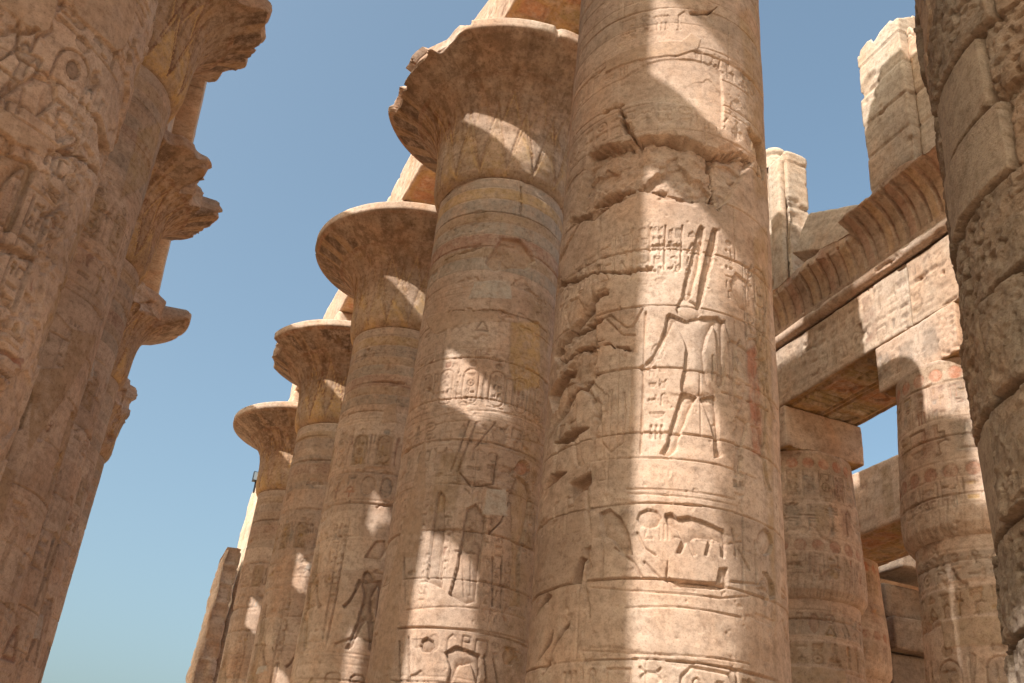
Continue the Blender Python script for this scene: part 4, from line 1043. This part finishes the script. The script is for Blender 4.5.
def cornice():
    root = empty('cavetto_cornice', (14.24, 17.5, 14.7), 'fluted cavetto cornice with round moulding running along the side hall beams', 'cornice')
    ya, yb = -8.5, 8.5
    ys = np.linspace(ya, yb, 900)
    # torus
    th = np.linspace(-0.5 * math.pi, 1.5 * math.pi, 24)
    Y, T = np.meshgrid(ys, th)
    rr = 0.15 + 0.03 * fbm(Y * 1.5, T, 701, 5) - 0.06 * sst(fbm(Y * 1.6, T * .8, 702, 5), .10, .2)
    co = np.stack([-0.04 - rr * np.cos(T - math.pi / 2) * 1.0, Y, 0.20 + rr * np.sin(T - math.pi / 2)], -1).reshape(-1, 3)
    co[:, 0] = -0.04 - (rr * np.sin(T)).ravel() ; co[:, 2] = 0.17 + (rr * -np.cos(T)).ravel()
    mesh_obj('torus_moulding', co, grid_faces(24, 900), 'sandstone', root)
    pr = np.array([(0.04, 0.36), (0.02, 0.6), (-0.02, 0.85), (-0.10, 1.1), (-0.24, 1.32), (-0.44, 1.5), (-0.62, 1.60), (-0.66, 1.62), (-0.66, 1.86), (-0.62, 1.9), (0.6, 1.92), (2.0, 1.92), (2.0, 0.36)])
    ln = np.concatenate([[0], np.cumsum(np.hypot(np.diff(pr[:, 0]), np.diff(pr[:, 1])))])
    t = np.concatenate([np.linspace(0, ln[9], 60), np.linspace(ln[9], ln[-1], 22)[1:]])
    x = np.interp(t, ln, pr[:, 0]); z = np.interp(t, ln, pr[:, 1])
    Y, T = np.meshgrid(ys, t)
    X = np.broadcast_to(x[:, None], Y.shape).copy(); Z = np.broadcast_to(z[:, None], Y.shape).copy()
    fl = np.abs(((Y / 0.34) % 1.0) - 0.5) * 2
    grv = (Z > 0.55) & (Z < 1.62) & (T < ln[8])
    X = X + 0.10 * sst(fl + 0.10 * fbm(Y * 4, Z * 3, 718, 3), 0.62, 0.78) * grv * (0.55 + 0.9 * vn(Y * 0.9, Z * 1.2, 717))
    X = X + 0.10 * sst(fbm(Y * 1.3, Z * 1.3, 719, 5), .14, .20)
    # broken lip: most of it is gone beyond the near pier
    brk = -0.28 - 0.10 * sst(Y, -3.4, -1.0) * 0 + 0.30 * fbm(Y * 0.9, Z * 0.9, 711, 5)
    brk = np.where(Y < -1.6, -0.70 + 0.25 * np.maximum(0, fbm(Y * 1.1, Z, 712, 4)), brk)
    X = np.maximum(X, brk)
    top = 1.72 + 0.55 * fbm(Y * 0.8, X * 0.8, 713, 5) - 0.15 * (Y > -1.6)
    Z = np.minimum(Z, np.where(T > ln[5], np.maximum(top, 1.15), 9))
    X += 0.03 * fbm(Y * 3, Z * 3, 714, 4)
    P = np.zeros(Y.shape + (4,))
    band = np.floor(Y / 0.34).astype(int) % 4
    a = 0.32 * grv * (fl < 0.62)
    for q in range(3): P[..., q] = np.choose(band, [c[q] for c in (OCHRE, (0.30, 0.22, 0.16), RED, (0.42, 0.27, 0.14))])
    P[..., 3] = a
    co = np.stack([X, Y, Z], -1).reshape(-1, 3)
    f = grid_faces(len(t), 900)[:, ::-1]
    mesh_obj('cornice', co, f, 'sandstone', root, P.reshape(-1, 4))
cornice()

# clerestory remains on the cornice
def course_extra(h, seed, depth=0.03):
    def ex(co, N, P):
        zz = co[:, 2] + 0.03 * fbm(co[:, 0] * .8 + co[:, 1] * .8, co[:, 2], seed, 3)
        f = zz / h; n = np.floor(f); d = np.minimum(f - n, 1 - f + n) * h
        side = np.abs(N[:, 2]) < .5
        o = -depth * (1 - sst(d, 0.012, 0.035)) * side + 0.03 * (h2(n, n * 0, seed + 1) - .5)
        q = fbm(co[:, 0] * 1.2 + co[:, 1] * 1.4, co[:, 2] * 1.4, seed + 2, 5) + .12 * np.exp(-d / .08)
        o -= 0.06 * sst(q, .20, .28)
        return o, P
    return ex
def ragged(o, seed, amt, zmin):
    """wear the top edge of a finished block into an uneven outline"""
    me = o.data; n = len(me.vertices)
    co = np.empty(n * 3, np.float32); me.vertices.foreach_get('co', co); co = co.reshape(-1, 3)
    t = sst(co[:, 2], zmin, co[:, 2].max())
    c, e = chunk(co[:, 0] + .13, co[:, 1] * 1.0, 0.55, seed)
    co[:, 2] -= t * amt * (0.5 * c + 0.6 * (fbm(co[:, 0] * 1.5, co[:, 1] * 1.5, seed + 1, 4) + .4))
    me.vertices.foreach_set('co', co.ravel()); me.update()
pr_ = empty('clerestory_pier', (14.3, 14.75, 16.3), 'tall block built clerestory pier with sunlit top standing on the cornice', 'pier')
o = block('pier_shaft', (1.25, 1.5, 5.75), (0.66, 0.05, 0), 171, parent=pr_, res=0.05, edge=0.035, rough=0.018, extra=course_extra(0.98, 172), mat='pale_stone'); ragged(o, 175, 0.55, 4.9)
o = block('jamb', (0.9, 0.66, 5.2), (0.72, -1.04, 0), 173, parent=pr_, res=0.06, edge=0.03, extra=course_extra(0.98, 174), mat='pale_stone'); ragged(o, 176, 0.7, 4.4)
p2 = empty('clerestory_pier', (14.95, 19.75, 16.3), 'slim broken clerestory pier with a round capstone beside the middle column', 'pier')
o = block('pier_shaft', (0.70, 1.5, 4.9), (0, 0, 0), 177, parent=p2, res=0.05, edge=0.04, rough=0.03, extra=course_extra(1.5, 178), mat='pale_stone'); ragged(o, 179, 0.25, 4.3)
o = block('pilaster', (0.2, 0.5, 4.6), (-0.43, -0.38, 0), 180, parent=p2, res=0.05, edge=0.05, rough=0.03, mat='pale_stone')
th = np.linspace(0, 2 * math.pi, 40, endpoint=False); zz = np.linspace(0, .75, 14)
TH, ZZ = np.meshgrid(th, zz); RR = 0.36 + 0.04 * fbm(np.cos(TH) * 2 + ZZ, np.sin(TH) * 2, 181, 3) - 0.05 * (np.abs(ZZ - .45) < .05) - 0.12 * sst(ZZ, .66, .76)
co = np.stack([RR * np.cos(TH), RR * np.sin(TH), ZZ], -1).reshape(-1, 3)
nc_ = len(co); co = np.concatenate([co, [[0, 0, .76]]]); j = np.arange(40)
mesh_obj('capstone', co, [grid_faces(14, 40, True), np.stack([13 * 40 + j, 13 * 40 + (j + 1) % 40, np.full(40, nc_)], -1)], 'pale_stone', p2, loc=(-.12, .1, 4.7))
block('leaning_slab', (0.9, 2.6, 1.25), (14.75, 17.35, 16.55), 182, rot=(math.radians(24), math.radians(10), math.radians(12)), res=0.06, edge=0.04, rough=0.03,
      label='broken slab leaning against the slim pier on the cornice', cat='stone block', mat='pale_stone')
block('rubble_block', (0.8, 1.2, 0.7), (15.1, 16.25, 16.5), 183, rot=(.15, -.1, .3), res=0.06, edge=0.09, rough=0.05,
      label='small rubble block on the cornice between the leaning slab and tall pier', cat='stone block', mat='pale_stone')

# ------------------------------------------------------------------ deeper in the side hall
def slit_extra(ys, zc):
    def ex(co, N, P):
        return np.zeros(len(co)), P
    return ex
block('inner_beam', (2.3, 9.0, 1.95), (20.85, 22.5, 11.95), 190, res=0.08, edge=0.05, rough=0.02, extra=beam_extra(1.15, 9.0, 1.95, 191),
      label='plain inner beam seen between the two bud columns against blue sky', cat='beam')
block('cross_beam', (4.4, 1.5, 1.15), (25.6, 26.4, 12.35), 192, res=0.15, edge=0.04, mat='rough_stone', label='dark cross beam in shade under the inner beam', cat='beam')  # darker stone puts the hall's shade into the beam colour
GW = 'stacked blocks of the ruined inner wall'
spec = [((1.7, 1.6, 1.15), (24.05, 27.2, 10.85), .05, 'upper dark block of the ruined inner wall between the bud columns'),
        ((2.0, 1.8, 1.05), (24.15, 26.8, 9.78), -.04, 'long overhanging block in the middle of the ruined inner wall'),
        ((1.5, 1.5, 9.75), (23.95, 27.1, 0.0), .03, 'lowest tall block of the ruined inner wall')]
for k, (sz, lc, rz, lb) in enumerate(spec):
    block('wall_block', sz, lc, 200 + k, rot=(0, 0, rz), res=0.08, edge=0.06, rough=0.03, mat='rough_stone', label=lb, cat='stone block', group=GW)  # blocks share that darker stone, standing in for shade
block('shade_roof', (12.0, 20.0, 0.9), (29.6, 30.0, 14.0), 204, res=0.4, label='unseen flat slab added to shade the inner side hall', cat='roof slab')  # added overhead, hidden from the camera, to darken the hall below
block('lit_wall', (6.0, 1.0, 14.8), (31.5, 37.5, 0), 210, res=0.3, rot=(0, 0, -0.2), extra=course_extra(1.1, 211), label='sunlit warm wall far inside, seen past the stacked blocks', cat='wall')
block('enclosure_wall', (1.5, 90.0, 19.0), (42.0, 20.0, 0), 212, res=0.8, extra=course_extra(1.2, 213), label='long enclosing wall at the far side of the hall', cat='wall')

# ------------------------------------------------------------------ the ruined pylon at the end of the nave
def brick_extra(seed):
    def ex(co, N, P):
        f = co[:, 2] / 0.95; n = np.floor(f); d = np.minimum(f - n, 1 - f + n) * .95
        o = -0.10 * (1 - sst(d, 0.03, 0.10))
        g = co[:, 0] / 0.8 + 0.5 * (n % 2); k = np.floor(g)
        miss = (h2(n, k, seed) > 0.45) & (np.abs(co[:, 0] - 0.1) < .6)
        o -= 0.16 * miss * (d > .1) * (N[:, 1] < -.5)
        return o, P
    return ex
def slant(o, k, z0=0.0):
    me = o.data; n = len(me.vertices)
    co = np.empty(n * 3, np.float32); me.vertices.foreach_get('co', co); co = co.reshape(-1, 3)
    lf = sst(-co[:, 0], -co[:, 0].max() * .2, -co[:, 0].min())
    co[:, 0] += lf * (k * co[:, 2] + 0.22 * fbm(co[:, 1] * .3, co[:, 2] * 1.1, 77, 5))
    me.vertices.foreach_set('co', co.ravel()); me.update()
o = block('pylon_tower', (9.0, 5.0, 22.7), (10.4, 60.0, 0), 220, res=0.22, edge=0.08, rough=0.05, extra=course_extra(1.0, 221, 0.05), label='ruined pylon tower behind the farthest right column, its broken edge in sun', cat='pylon', mat='pale_stone'); slant(o, 0.035); ragged(o, 226, 0.9, 21.2)
o = block('ruined_wall', (1.6, 3.0, 17.2), (5.35, 57.0, 0), 222, res=0.12, edge=0.14, rough=0.05, extra=brick_extra(223), label='narrow shaded wall with missing blocks, leftmost beyond the right row', cat='wall', mat='sandstone'); slant(o, 0.05)
fl = empty('floodlight', (6.36, 57.9, 21.6), 'tiny dark floodlight on top of the ruined pylon', 'lamp')
def boxm(name, c, s, mat, parent):
    v = np.array([(x, y, z) for x in (-1, 1) for y in (-1, 1) for z in (-1, 1)], float) * np.array(s) / 2 + np.array(c)
    f = np.array([(0, 1, 3, 2), (4, 6, 7, 5), (0, 4, 5, 1), (2, 3, 7, 6), (0, 2, 6, 4), (1, 5, 7, 3)])
    return mesh_obj(name, v, f, mat, parent, smooth=False)
boxm('bracket', (0, 0, -0.05), (0.10, 0.10, 0.8), 'metal', fl)
boxm('lamp_housing', (0, 0, 0.5), (0.45, 0.3, 0.55), 'metal', fl)
boxm('lamp_glass', (0, -0.16, 0.5), (0.38, 0.03, 0.46), 'lens', fl)
